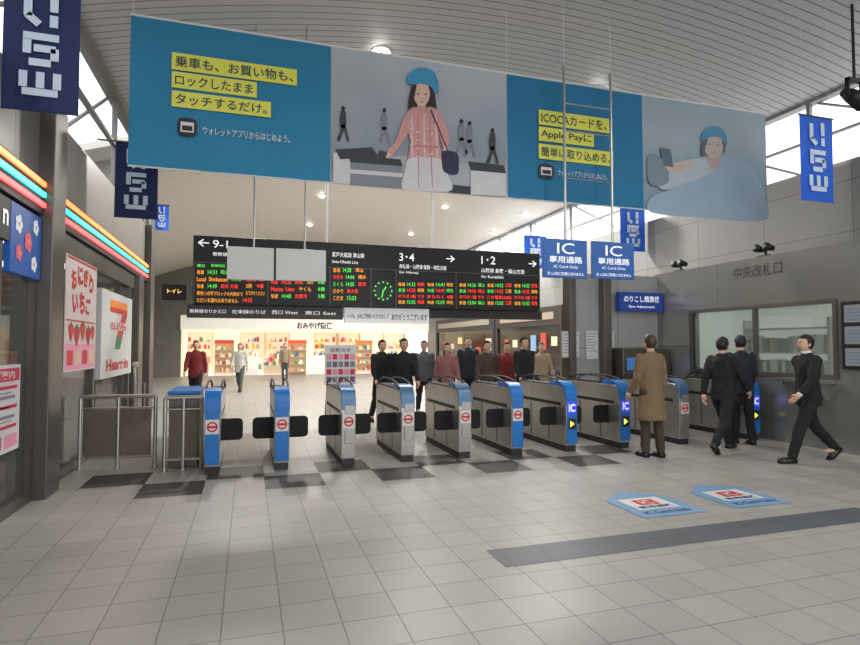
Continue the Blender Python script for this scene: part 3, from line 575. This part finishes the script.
b.spoly(N,[(694,136),(697,122),(710,114),(724,117),(731,130),(731,142),(722,131),(708,130)],E+.008,6)
b.pell(N,706,141,1.8,.9,E+.009,3); b.pell(N,718,141.6,1.8,.9,E+.009,3); b.pell(N,712,147,1.2,.9,E+.009,11); b.pell(N,712,152.4,3,1,E+.009,10)
b.build('banner_picture',pq,t)
# ------------------------------------------------------------ FLAGS
navy=mat('navy_flag',(18,34,80),.75); roy=mat('royal_flag',(26,86,190),.7,emit=.1)
def flag(y,p0,p1,pT,pB,m,lb,rod):
    F=Pl('Y',y); xa=F.uv(p0,(pT+pB)/2)[0]; xb=F.uv(p1,(pT+pB)/2)[0]; z_b=F.uv((p0+p1)/2,pB)[1]; zt_=F.uv((p0+p1)/2,pT)[1]
    if rod=='L': d_=max(0,XL+.02-xa); xa+=d_
    x=(xa+xb)/2; w=xb-xa; h=zt_-z_b
    t=thing('hanging_flag',lb,'flag',(x,y,z_b),'shop flags hung along the walls')
    b=MB(); n=6; vs=[]
    for j in range(n+1): vs+=[(x-w/2+w*j/n,y+.012*math.sin(j*1.3),z_b),(x-w/2+w*j/n,y,zt_)]
    b.add(vs,[(2*j,2*j+2,2*j+3,2*j+1) for j in range(n)]); b.build('cloth',m,t)
    b=MB(); b.tube([(XL-.02 if rod=='L' else x-w/2-.02,y,zt_),(x+w/2+.02,y,zt_)],.014,8); b.build('rail',steeld,t)
    b=MB(); b.tube([(x-w/2,y,z_b),(x+w/2,y,z_b)],.008,8); b.build('rail',m,t)
    if rod!='L':
        for s in (-1,1): b=MB(); b.cylz(x+s*w*.4,y,zt_,zc(x+s*w*.4)+.03,.003,6); b.build('hanging_wire',white,t)
    b=MB(); g=.11*w
    def S(pts,k=1): b.stroke(F,[(x+a*w,zt_-h*v) for a,v in pts],g*k,.02,0,.12)
    S([(-.18,.10),(-.18,.27),(-.04,.33)]); S([(.16,.08),(.16,.22)]); S([(.16,.26),(.16,.34)])
    S([(-.22,.43),(.22,.43)]); S([(-.18,.46),(-.18,.56)]); S([(-.08,.52),(.18,.52),(.18,.60)]); S([(.12,.63),(-.14,.63)])
    for q in (-.22,0,.22): S([(q,.71),(q,.82)])
    S([(-.22,.86),(.22,.86)])
    b.build('white_mark',mat('flag_white',(190,205,222),.6),t)
flag(5.9,-8,80,-18,111,navy,'large dark navy flag with white marks at the top left corner','L')
flag(9.4,115,158,143,218,navy,'navy flag with white marks hanging left of the big banner','L')
flag(16,155,169,205,230,roy,'small blue flag far off on the left past the navy flags','C')
flag(6.35,800,833,117,201,roy,'royal blue flag with white marks hanging at the far right','C')
flag(12.6,620,645,209,251,roy,'blue flag just right of the paired blue signs, under the big banner','C')
flag(17.8,524,546,236,268,roy,'distant blue flag above the right end of the departure board','C')
# ------------------------------------------------------------ HANGING SIGNS
def blank(p0,p1,pT,pB,pole,lb):
    F=Pl('Y',8.9); r=F.r(p0,p1,pT,pB); u=F.uv(pole,240)[0]; u=min(u,r[1]-.05)
    t=thing('hanging_sign_board',lb,'sign',((r[0]+r[1])/2,8.9,r[2])); b=MB(); b.box(r[0],r[1],8.9,8.96,r[2],r[3]); b.build('board',mat('blank_white',(205,205,200),.5),t,bevel=.006)
    b=MB(); b.cylz(u,8.93,r[3]-.02,zc(u)+.04,.014,10); b.build('pole',steel,t)
blank(227,274,246,279,254,'plain off-white board hanging from a pole, left one of the pair'); blank(276,326,248,280,305,'plain off-white board hanging from a pole, right one of the pair')
SY=7.6; F=Pl('Y',SY)
t=thing('hanging_sign','pair of blue passage signs with white lettering hanging from two poles','sign',(4.9,SY,2.6))
ua=F.uv(566,200)[0]; ub=F.uv(613,200)[0]; ztop=F.uv(566,67)[1]
for u in (ua,ub):
    b=MB(); b.cylz(u,SY+.03,2.95,ztop,.022,10); b.sph((u,SY+.03,ztop),.035,10,8); b.build('pole',steel,t)
    b=MB(); b.cylz(u,SY+.03,ztop,zc(u)+.03,.004,6); b.build('hanging_wire',white,t)
for py in (106,133,180):
    b=MB(); z=F.uv(590,py)[1]; b.tube([(ua,SY+.03,z),(ub,SY+.03,z)],.012,8); b.build('crossbar',steel,t)
for (p0,p1,pT,pB) in ((544,587,238,277),(593,634,241,278)):
    r=F.r(p0,p1,pT,pB); b=MB(); b.box(r[0],r[1],SY,SY+.06,r[2],r[3]); pn=b.build('sign_panel',mat('ic_blue',(48,94,164),.4,emit=.12),t,bevel=.004)
    H=r[3]-r[2]; W=r[1]-r[0]
    for s_,a,c,d,e in (('IC',.3,.62,.9,.0),('専用通路',.12,.38,.56,.01),('IC Card Only',.22,.23,.32,.0),('きっぷはご利用になれません',.08,.06,.15,.01)):
        b=MB(); b.text(F,s_,r[0]+W*a,r[1]-W*a,r[2]+H*c,r[2]+H*d,.006,0,e); b.build('lettering',wlit,pn)
# ------------------------------------------------------------ TICKET GATES
GY=7.65
def gate_proto(kind):
    G={}
    arc=lambda cy,cz,r,a0,a1,n=6:[(cy+r*math.cos(math.radians(a0+(a1-a0)*i/n)),cz+r*math.sin(math.radians(a0+(a1-a0)*i/n))) for i in range(n+1)]
    b=MB(); b.box(-.085,.085,.03,1.6,0,.09); G['kick_plate']=(b,[dark],0)
    prof=[(1.63,.09)]+arc(1.49,.84,.14,0,90)+arc(.16,.82,.16,90,180)+[(.0,.5),(.02,.09)]
    b=MB(); b.prism(prof,-.095,.095); G['body']=(b,[steel],.008)
    b=MB(); b.box(-.08,.08,.2,1.45,.98,1.0); G['top_panel']=(b,[black],0)
    b=MB(); b.prism([(.2,.98)]+arc(.2,.85,.155,90,165)+[(-.005,.74)]+arc(.2,.85,.2,170,90)+[(.45,1.05),(.5,.98)],-.098,.098); G['reader_hood']=(b,[blue if kind!='plain' else mat('hood_steel',(84,116,150),.35,.4)],.006)
    for sx in (-.09,.09):
        b=MB(); b.tube([(sx,.16,1.0),(sx,.3,1.07),(sx,.6,1.11),(sx,1.1,1.11),(sx,1.4,1.06),(sx,1.52,.96)],.014,8); G.setdefault('side_rail',[]).append((b,[black],0))
        b=MB(); s=1 if sx>0 else -1; b.box(s*.095-.002,s*.095+.002,.15,1.5,.68,.73); G.setdefault('sensor_strip',[]).append((b,[black],0))
        for ya in (.5,1.1): b=MB(); b.box(s*.095-.002,s*.095+.002,ya,ya+.04,.12,.66); G.setdefault('side_seam',[]).append((b,[mat('seam',(110,108,105),.5,.3)],0))
    Fp=Pl('Y',0.0)
    b=MB()
    if kind!='plain': b.box(-.085,.085,-.012,.012,.12,.8)
    else: b.box(-.05,.085,-.012,.012,.30,.8)
    G['front_panel']=(b,[blue if kind!='plain' else mat('mid_steel',(165,163,160),.3,.7)],.004)
    b=MB()
    if kind!='ic':
        b.rect(Fp,-.08,.08,.5,.68,.014,0); b.ring(Fp,0,.59,.045,.064,.017,1); b.rect(Fp,-.045,.045,.576,.604,.017,1); G['no_entry_plate']=(b,[white,red],0)
    else:
        b.rect(Fp,-.08,.08,.56,.76,.014,0); b.text(Fp,'IC',-.055,.055,.6,.72,.017,1,.03); G['ic_display']=(b,[mat('ic_disp',(46,60,190),.4,emit=1.0),wlit],0)
        b=MB(); b.rect(Fp,-.065,.065,.34,.50,.014,0); b.poly(Fp,[(-.035,.37),(-.035,.47),(.04,.42)],.017,1); G['arrow_display']=(b,[mat('disp_dark',(20,30,40),.4),mat('disp_lit',(220,215,70),.4,emit=1.4)],0)
    return G
def gate(x,kind,lb,left=True,right=True,y=GY):
    t=thing('ticket_gate',lb,'ticket gate',(x,y,0),'ticket gates')
    for nm,e in gate_proto(kind).items():
        for (b,ms,bv) in (e if isinstance(e,list) else [e]): b.build(nm,ms,t,world=False,bevel=bv)
    for s,ok in ((-1,left),(1,right)):
        if not ok: continue
        b=MB(); x0_,x1_=s*.095,s*.36
        pts=[(x0_,.37),(x1_-s*.05,.37),(x1_-s*.015,.385),(x1_,.42),(x1_,.60),(x1_-s*.015,.635),(x1_-s*.05,.65),(x0_,.65)]
        n=len(pts); vs=[(a,.30,c) for a,c in pts]+[(a,.33,c) for a,c in pts]
        b.add(vs,[tuple(range(n)),tuple(range(n,2*n))]+[(i,(i+1)%n,n+(i+1)%n,n+i) for i in range(n)])
        b.build('flap_door',mat('flap_black',(9,9,10),.75),t,world=False)
    return t
gs=[(-.41,'blue','blue-fronted ticket gate next to the steel railing, leftmost of the row',0,1),(.43,'blue','blue-fronted ticket gate with a no-entry plate, second from the railing',1,1),
(1.29,'plain','silver ticket gate with a no-entry plate in front of the white poster stand',1,1),(2.11,'plain','silver ticket gate, fourth from the left railing',1,1),(2.95,'plain','silver ticket gate, middle one of the row under the board clock',1,1),
(3.77,'blue','ticket gate with blue front and no-entry plate beside the first blue IC gate',1,1),(4.67,'ic','blue-fronted gate with a lit IC display under the paired blue signs',1,1),(5.62,'ic','gate with a lit IC display beside the person in the tan coat',1,0)]
for x,k_,lb,l_,r_ in gs: gate(x,k_,lb,l_,r_)
gate(6.75,'plain','silver ticket gate between the tan-coated and dark-suited people',0,1); gate(8.22,'ic','ticket gate with lit display against the staff booth wall',1,0)
# ------------------------------------------------------------ RAILING
def railing(x0,x1,y0,y1,lb):
    t=thing('steel_railing',lb,'railing',((x0+x1)/2,(y0+y1)/2,0)); p=Vector((x0,y0,0)); q=Vector((x1,y1,0))
    for e in (p,(p+q)/2,q):
        b=MB(); b.cylz(e.x,e.y,0,.93,.024,12); b.cylz(e.x,e.y,0,.02,.045,14); b.build('post',steel,t,smooth=False)
    for z,r in ((.93,.028),(.78,.014),(.14,.018)):
        b=MB(); b.tube([p+Vector((0,0,z)),q+Vector((0,0,z))],r,10); b.build('rail',steel,t)
    d=(q-p).normalized(); nn=Vector((-d.y,d.x,0))*.006; b=MB(); a0=p+d*.05; a1=q-d*.05
    vs=[a+s*nn+Vector((0,0,z)) for z in (.16,.76) for a,s in ((a0,1),(a1,1),(a1,-1),(a0,-1))]
    b.add(vs,[(0,1,2,3),(4,5,6,7),(0,1,5,4),(1,2,6,5),(2,3,7,6),(3,0,4,7)]); b.build('infill_panel',fglass,t)
railing(-2.06,-1.16,8.5,8.4,'steel railing with smoked panel between the shop window and the gates')
railing(-1.0,-.56,8.05,8.03,'short steel railing section against the leftmost ticket gate')
t=thing('gate_end_cabinet','low grey steel cabinet with blue top behind the railing beside the first gate','cabinet',(-.8,8.6,0))
b=MB(); b.box(-.98,-.62,8.25,9.2,0,.95); b.build('body',steeld,t,bevel=.01); b=MB(); b.box(-1.0,-.6,8.23,9.22,.95,1.0); b.build('top',blue,t,bevel=.01)
t=thing('door_pull_post','slim steel post with loop handle beside the shop windows','post',(-1.85,11,0)); b=MB(); b.cylz(-1.85,11,0,1.25,.03); b.sph((-1.85,11,1.27),.05); b.build('post',steel,t); b=MB(); b.tube([(-1.85,11,.5),(-1.7,11,.5),(-1.7,11,.95),(-1.85,11,.95)],.016,8); b.build('loop_handle',steel,t)
t=thing('poster_stand','white poster stand with purple and red print just beyond the silver gates','poster stand',(1.95,11.2,0))
Q=Pl('Y',11.2); r=Q.r(325,356,345,385); b=MB(); b.box(r[0],r[1],11.2,11.25,r[2],r[3]); b.build('board',white,t)
b=MB(); H=r[3]-r[2]; W=r[1]-r[0]; b.text(Q,'お知らせ',r[0]+.1,r[1]-.1,r[3]-.14,r[3]-.05,.006,0,.02)
for i in range(5):
    for j in range(4): b.rect(Q,r[0]+.03+i*W*.19,r[0]+.03+i*W*.19+W*.15,r[2]+.05+j*H*.19,r[2]+.05+j*H*.19+H*.14,.006,(i*2+j)%4)
b.build('print',[mat('purple',(130,80,130),.6),mat('rose',(205,50,80)),mat('greyprint',(130,130,140)),mat('pink',(225,150,175))],t)
b=MB()
for u in (r[0]+.05,r[1]-.05): b.tube([(u,11.27,r[2]+.1),(u,11.27,0)],.014,8); b.tube([(u,11.27,.9),(u,11.6,0)],.012,8)
b.build('leg_frame',steeld,t)
Z=Pl('Z',0)
for (cx,lb) in ((3.88,'blue and white pointed floor sticker nearer the middle of the hall'),(4.95,'blue and white pointed floor sticker nearer the staff booth')):
    t=thing('floor_sticker',lb,'floor sticker',(cx,4.9,0)); w_=.36
    b=MB(); b.poly(Z,[(cx-w_,4.52),(cx+w_,4.52),(cx+w_,5.15),(cx,5.42),(cx-w_,5.15)],.004,0); b.build('sheet',mat('sticker_blue',(118,158,194),.4),t)
    b=MB(); b.rect(Z,cx-.24,cx+.24,4.74,5.12,.006,0); b.rect(Z,cx-.12,cx+.12,4.88,5.06,.007,1); b.text(Z,'IC',cx-.07,cx+.07,4.9,5.03,.009,0,.02); b.text(Z,'専用通路',cx-.2,cx+.2,4.77,4.85,.009,2,.02); b.text(Z,'IC Card Only',cx-.26,cx+.26,4.58,4.68,.009,2,.01); b.build('print',[white,red,mat('inkblue',(30,70,130),.5)],t)
# ------------------------------------------------------------ CEILING LAMPS
def oncei(px,py):
    d=ray(px,py); t=5
    while t<45:
        p=CAM+d*t
        if p.z>=zc(p.x): return p
        t+=.02
    return p
lamps=[(381,50,1,'bright large ceiling lamp just above the big banner, left of centre'),(597,89,1,'ceiling lamp above the teal panel near the sign poles'),(322,195,0,'small ceiling lamp just below the big banner, left'),(310,224,0,'small ceiling lamp nearest the top of the departure board, left'),(445,206,0,'small ceiling lamp below the banner, right of centre'),(411,233,0,'small ceiling lamp low behind the board, middle'),(493,232,0,'small ceiling lamp low behind the board, right'),(524,214,0,'small ceiling lamp below the second teal panel')]
pos=[(oncei(a,b_),c,d_) for a,b_,c,d_ in lamps]
for x,y,lb in ((1.5,3,'ceiling lamp overhead in the middle of the entrance'),(6,3,'ceiling lamp overhead near the booth side'),(1.5,-2,'ceiling lamp behind the camera on the shop side'),(6,-2,'ceiling lamp behind the camera on the booth side'),(0,14.5,'added fill lamp hidden behind the first teal panel'),(4.5,14.5,'added fill lamp hidden behind the second teal panel'),(8,14.5,'added fill lamp hidden behind the pale photo panel')): pos.append((Vector((x,y,zc(x))),1,lb))  # the three hidden lamps are added, to brighten the far ceiling
for p,bg,lb in pos:
    zz=zc(p.x); t=thing('ceiling_lamp',lb,'ceiling lamp',(p.x,p.y,zz),'round ceiling lamps'); R_=.17 if bg else .13
    b=MB(); b.tube([(p.x,p.y,zz-.03),(p.x,p.y,zz+.03)],R_,20); b.build('housing_ring',white,t)
    b=MB(); b.sph((p.x,p.y,zz-.03),(R_*.85,R_*.85,.10 if bg else .06),20,10); b.build('diffuser',mat('lamp_glow',(255,250,240),.5,emit=20),t,smooth=True)
    ld=bpy.data.lights.new('lamp_light','SPOT'); ld.energy=220 if p.y<13 else 760; ld.spot_size=math.radians(165); ld.spot_blend=.5; ld.shadow_soft_size=.2; ld.color=(1,.96,.91) if p.y<13 else (1,.96,.9)
    lo=bpy.data.objects.new('lamp_light',ld); COL.objects.link(lo); lo.parent=t; lo.location=(0,0,-.34)
# ------------------------------------------------------------ PEOPLE
def solid(b,vox,it=3,wr=0):
    me=bpy.data.meshes.new('t'); me.from_pydata(b.v,[],b.f); me.update()
    bm=bmesh.new(); bm.from_mesh(me); bmesh.ops.recalc_face_normals(bm,faces=bm.faces); bm.to_mesh(me); bm.free()
    o=bpy.data.objects.new('t',me); COL.objects.link(o)
    m=o.modifiers.new('r','REMESH'); m.mode='VOXEL'; m.voxel_size=vox; s=o.modifiers.new('s','SMOOTH'); s.iterations=it; s.factor=.6
    bpy.context.view_layer.update()
    e=bpy.data.meshes.new_from_object(o.evaluated_get(bpy.context.evaluated_depsgraph_get()))
    out=MB(); vs=[v.co.copy() for v in e.vertices]
    if wr: vs=[v+e.vertices[i].normal*wr*noise.noise(Vector((v.x*14,v.y*14,v.z*9))) for i,v in enumerate(vs)]
    out.add(vs,[tuple(p.vertices) for p in e.polygons]); bpy.data.objects.remove(o); bpy.data.meshes.remove(me); bpy.data.meshes.remove(e); return out
def rad(a): return math.radians(a)
def person(lb,x,y,rz,H,legs,arms,coat,skin,top,bottom,hair,shoe,vox=.016,longhair=False,group=None,shirt=None,inner=None):
    s=H/1.72
    def fwd(a,l,side=0): return Vector((side,math.sin(rad(a))*l,-math.cos(rad(a))*l))
    J={}
    for q,(sd,(a,k)) in enumerate(zip((-1,1),legs)):
        hip=Vector((sd*.09,0,.91)); kn=hip+fwd(a,.43); an=kn+fwd(a-k,.41); J['l%d'%q]=(hip,kn,an,a-k)
    dz=.075-min(J['l0'][2].z,J['l1'][2].z)
    up=Vector((0,0,dz))
    for q in (0,1): h,k,a,f=J['l%d'%q]; J['l%d'%q]=(h+up,k+up,a+up,f)
    for q,(sd,(a,e)) in enumerate(zip((-1,1),arms)):
        sh=Vector((sd*.175,0,1.38)); el=sh+fwd(a,.28,sd*.05); wr=el+fwd(a+e,.25,sd*.005); J['a%d'%q]=(sh+up,el+up,wr+up,a+e)
    z=lambda v:v+dz
    b=MB()
    b.loft([(0,0,z(.86),.13,.09),(0,0,z(1.1),.125,.085),(0,0,z(1.3),.16,.09),(0,0,z(1.41),.12,.07),(0,-.005,z(1.46),.052,.055),(0,.01,z(1.56),.05,.055)])
    for q in (0,1):
        h,k,a,f=J['l%d'%q]; b.tube([h,(h+k)/2,k,(k*.6+a*.4),a],[.08,.068,.05,.05,.035]); b.sph(k,.05); b.sph(h,.085)
        b.sph(a+Vector((0,.06,-.035)),(.035,.11,.03))
        sh,el,wr,_=J['a%d'%q]; b.tube([sh,el,wr],[.048,.038,.027]); b.sph(sh,.052); b.sph(el,.038)
    body=solid(b,vox)
    def hf(q):
        X,Y,Zz=q; 
        if Zz<0: X*=1-.38*Zz*Zz; Y*=1-.12*Zz*Zz
        if Y>0: Y*=.96
        if Y>.7 and abs(X)<.22 and -.38<Zz<.12: Y+=.20*(1-abs(X)/.22)*(1-abs(Zz+.2)/.34 if Zz<-.2 else (.12-Zz)/.32)
        if Y>.6 and .02<Zz<.2 and .2<abs(X)<.6: Y-=.05
        return Vector((X,Y,Zz))
    hc=Vector((0,.02,z(1.60)))
    body.sph(hc,(.076,.096,.118),32,24,0,hf)
    for sd in (-1,1):
        body.sph(hc+Vector((sd*.076,-.005,-.01)),(.012,.02,.03),8,6,0)
        body.sph(hc+Vector((sd*.029,.082,.008)),(.012,.008,.007),8,6,1); body.sph(hc+Vector((sd*.029,.0885,.008)),(.005,.004,.0055),8,6,2)
        body.tube([hc+Vector((sd*.016,.094,.027)),hc+Vector((sd*.044,.084,.028))],.004,6,2)
    body.sph(hc+Vector((0,.087,-.058)),(.022,.008,.006),10,6,3)
    for q,sd in ((0,-1),(1,1)):
        sh,el,wr,an=J['a%d'%q]; d=fwd(an,1); n=Vector((0,math.cos(rad(an)),math.sin(rad(an))))
        pn=Vector((-sd,0,0))
        body.tube([wr-d*.01,wr+d*.03,wr+d*.08],[.026,.034,.03],10,0)
        for i,(o_,ln) in enumerate(((.027,.068),(.009,.076),(-.009,.07),(-.026,.055))):
            base=wr+d*.075+n*o_; body.tube([base,base+d*ln*.5+pn*.006,base+d*ln*.85+pn*.022,base+d*ln+pn*.036],[.0095,.009,.0085,.006],7,0)
        body.tube([wr+d*.02+n*.02,wr+d*.05+n*.045+pn*.01,wr+d*.08+n*.05+pn*.02],[.013,.011,.008],7,0)
    t=thing('person',lb,'person',(x,y,0),group,rz)
    eye=mat('eye_white',(225,225,220),.4); iris=mat('eye_dark',(30,22,20),.4); lip=mat('lip',(170,95,90),.6)
    def fin(b_,nm,ms,sm=True):
        for i in range(len(b_.v)): b_.v[i]=b_.v[i]*s
        return b_.build(nm,ms,t,world=False,smooth=sm)
    fin(body,'body',[skin,eye,iris,lip])
    b=MB(); b.sph((0,-.005,z(.92)),(.165,.125,.12))
    for q in (0,1):
        h,k,a,f=J['l%d'%q]; b.tube([h,(h+k)/2,k,(k+a)/2,a+Vector((0,0,.0))],[.098,.09,.072,.068,.06]); b.sph(k,.072); b.sph(h,.1)
    fin(solid(b,vox,3,.012),'trousers',bottom)
    for q in (0,1):
        h,k,a,f=J['l%d'%q]; al=max(min(f,0),-40); b=MB(); dirv=Vector((0,math.cos(rad(al)),math.sin(rad(al)))); dn=Vector((0,math.sin(rad(al)),-math.cos(rad(al)))) if al else Vector((0,0,-1))
        b.tube([a+dn*.045-dirv*.05,a+dn*.04+dirv*.03,a+dn*.045+dirv*.12,a+dn*.05+dirv*.19],[.04,.048,.045,.025],12); b.sph(a,.05); m_=MB(); m_.v=[Vector((v.x,v.y,max(v.z,0))) for v in b.v]; m_.f=b.f; m_.m=b.m
        fin(m_,'shoe',shoe)
    b=MB(); hem=coat
    rings=[(0,0,z(hem),.19+(.03 if hem<.7 else 0),.135+(.05 if hem<.7 else 0)),(0,0,z(.95),.175,.13),(0,0,z(1.12),.16,.12),(0,0,z(1.28),.19,.125),(0,-.005,z(1.38),.185,.105),(0,-.01,z(1.45),.09,.075),(0,-.005,z(1.49),.064,.066)]
    b.loft(rings,24)
    for q in (0,1):
        sh,el,wr,_=J['a%d'%q]; b.tube([sh,(sh+el)/2,el,(el+wr)/2,wr-(wr-el).normalized()*.01],[.072,.066,.058,.052,.043]); b.sph(sh,.075); b.sph(el,.06)
    fin(solid(b,vox,3,.016),'coat' if coat<.7 else 'jacket',top)
    if shirt:
        for q in (0,1):
            b=MB(); sh,el,wr,_=J['a%d'%q]; d=(wr-el).normalized(); b.tube([wr-d*.02,wr+d*.012],[.036,.034],12); fin(b,'shirt_cuff',shirt)
        b=MB(); b.loft([(0,.005,z(1.47),.062,.064),(0,.01,z(1.51),.056,.06)],16); fin(b,'shirt_collar',shirt)
    def hh(q):
        X,Y,Zz=q
        if Y>.25 and Zz<.45: Y=.25+(Y-.25)*.2
        return Vector((X,Y,Zz))
    b=MB(); b.sph(hc+Vector((0,-.014,.022)),(.086,.104,.112),24,18,0,hh)
    if longhair: b.loft([(0,-.05,hc.z-.20,.06,.03),(0,-.06,hc.z-.1,.08,.05),(0,-.04,hc.z+.02,.08,.06)],16)
    fin(b,'hair',hair)
    return t
skin=mat('skin',(205,165,140),.6); hairm=mat('hair_black',(26,22,22),.6,var=.2,vs=30)
suit=mat('suit_black',(22,22,26),.85,var=.15,vs=6); navyc=mat('navy_cloth',(28,32,46),.8,var=.15); tan=mat('tan_coat',(118,98,72),.85,var=.12,vs=5); grey=mat('grey_cloth',(84,84,88),.85,var=.1); brown=mat('brown_cloth',(66,54,44),.85,var=.1)
redc=mat('red_cloth',(110,30,32),.85,var=.1); whc=mat('pale_cloth',(190,188,180),.85,var=.08); beige=mat('beige_cloth',(150,132,110),.85,var=.08); pinkc=mat('dusty_pink_cloth',(140,90,88),.85,var=.08)
shoeb=mat('shoe_black',(18,17,17),.35); cuff=mat('shirt_white',(215,215,215),.7)
person('person in a long tan coat standing between the lit IC gate and the silver gate',5.55,6.95,0.1,1.75,((4,4),(-4,2)),((8,25),(-4,15)),.52,skin,tan,brown,mat('hair_brown',(60,45,34),.5),shoeb)
person('person in a dark suit striding rightward past the silver gate',6.9,7.0,-PI/2+.3,1.78,((24,6),(-20,22)),((-18,12),(20,22)),.80,skin,suit,suit,hairm,shoeb)
person('person in dark clothes standing behind, between two people in dark suits',7.72,7.45,-.3,1.76,((5,3),(-6,4)),((-6,10),(8,20)),.8,skin,navyc,suit,hairm,shoeb)
person('person in black jacket and white cuffs walking past the staff window, closest to the camera',7.4,6.02,PI/2-.25,1.8,((24,6),(-20,24)),((22,25),(-20,12)),.80,skin,suit,suit,hairm,shoeb,shirt=cuff)
WALK=[((18,5),(-16,18)),((-16,18),(18,5)),((4,3),(-4,4))]; AR=[((-15,12),(16,20)),((16,20),(-15,12)),((4,12),(-4,12))]
far=[(196,16.5,redc,suit,PI,'person in a dark red coat beyond the first gate at the left',1.75,.75,0),
(240,21,whc,grey,PI,'person in a pale coat walking in the hall behind the second gate',1.7,.7,0),
(285,27,beige,grey,PI,'distant person in beige by the lit shop on the left',1.7,.8,2),
(382,11.6,suit,suit,PI,'person in black seen beyond the fourth gate, leftmost of the crowd',1.74,.8,0),
(404,10.9,suit,navyc,PI,'person in black approaching just behind the fourth gate',1.76,.8,1),
(424,12.5,grey,suit,PI,'person in a grey jacket in the crowd between fourth and fifth gates',1.74,.8,0),
(447,11.6,pinkc,suit,PI,'person in a dusty pink top in the crowd behind the middle gate',1.68,.8,1),
(468,12.2,navyc,suit,PI,'person in navy in the crowd right of the middle gate',1.8,.8,2),
(487,11.0,brown,suit,PI,'person in a brown jacket behind the gate with blue front',1.72,.8,0),
(507,12.0,redc,suit,PI,'person in dark red in the crowd behind the blue-front gate',1.7,.8,1),
(524,11.0,suit,suit,PI,'person in black behind the first IC gate, taller of two',1.8,.8,0),
(541,12.4,beige,navyc,PI,'person in beige at the right end of the crowd',1.7,.75,1)]
for px,Y,tp,bt_,rz,lb,H,ct,wv in far:
    X=Pl('Y',Y).uv(px,360)[0]
    person(lb,X,Y,rz+random.uniform(-.3,.3),H,WALK[wv],AR[wv],ct,skin,tp,bt_,hairm,shoeb,vox=.024,longhair=tp in (whc,pinkc,beige))
# ------------------------------------------------------------ WORLD
w=bpy.data.worlds.new('world'); SC.world=w; w.use_nodes=True; bg=w.node_tree.nodes['Background']; bg.inputs[0].default_value=(.94,.97,1,1); bg.inputs[1].default_value=2.5
SC.view_settings.view_transform='Standard'
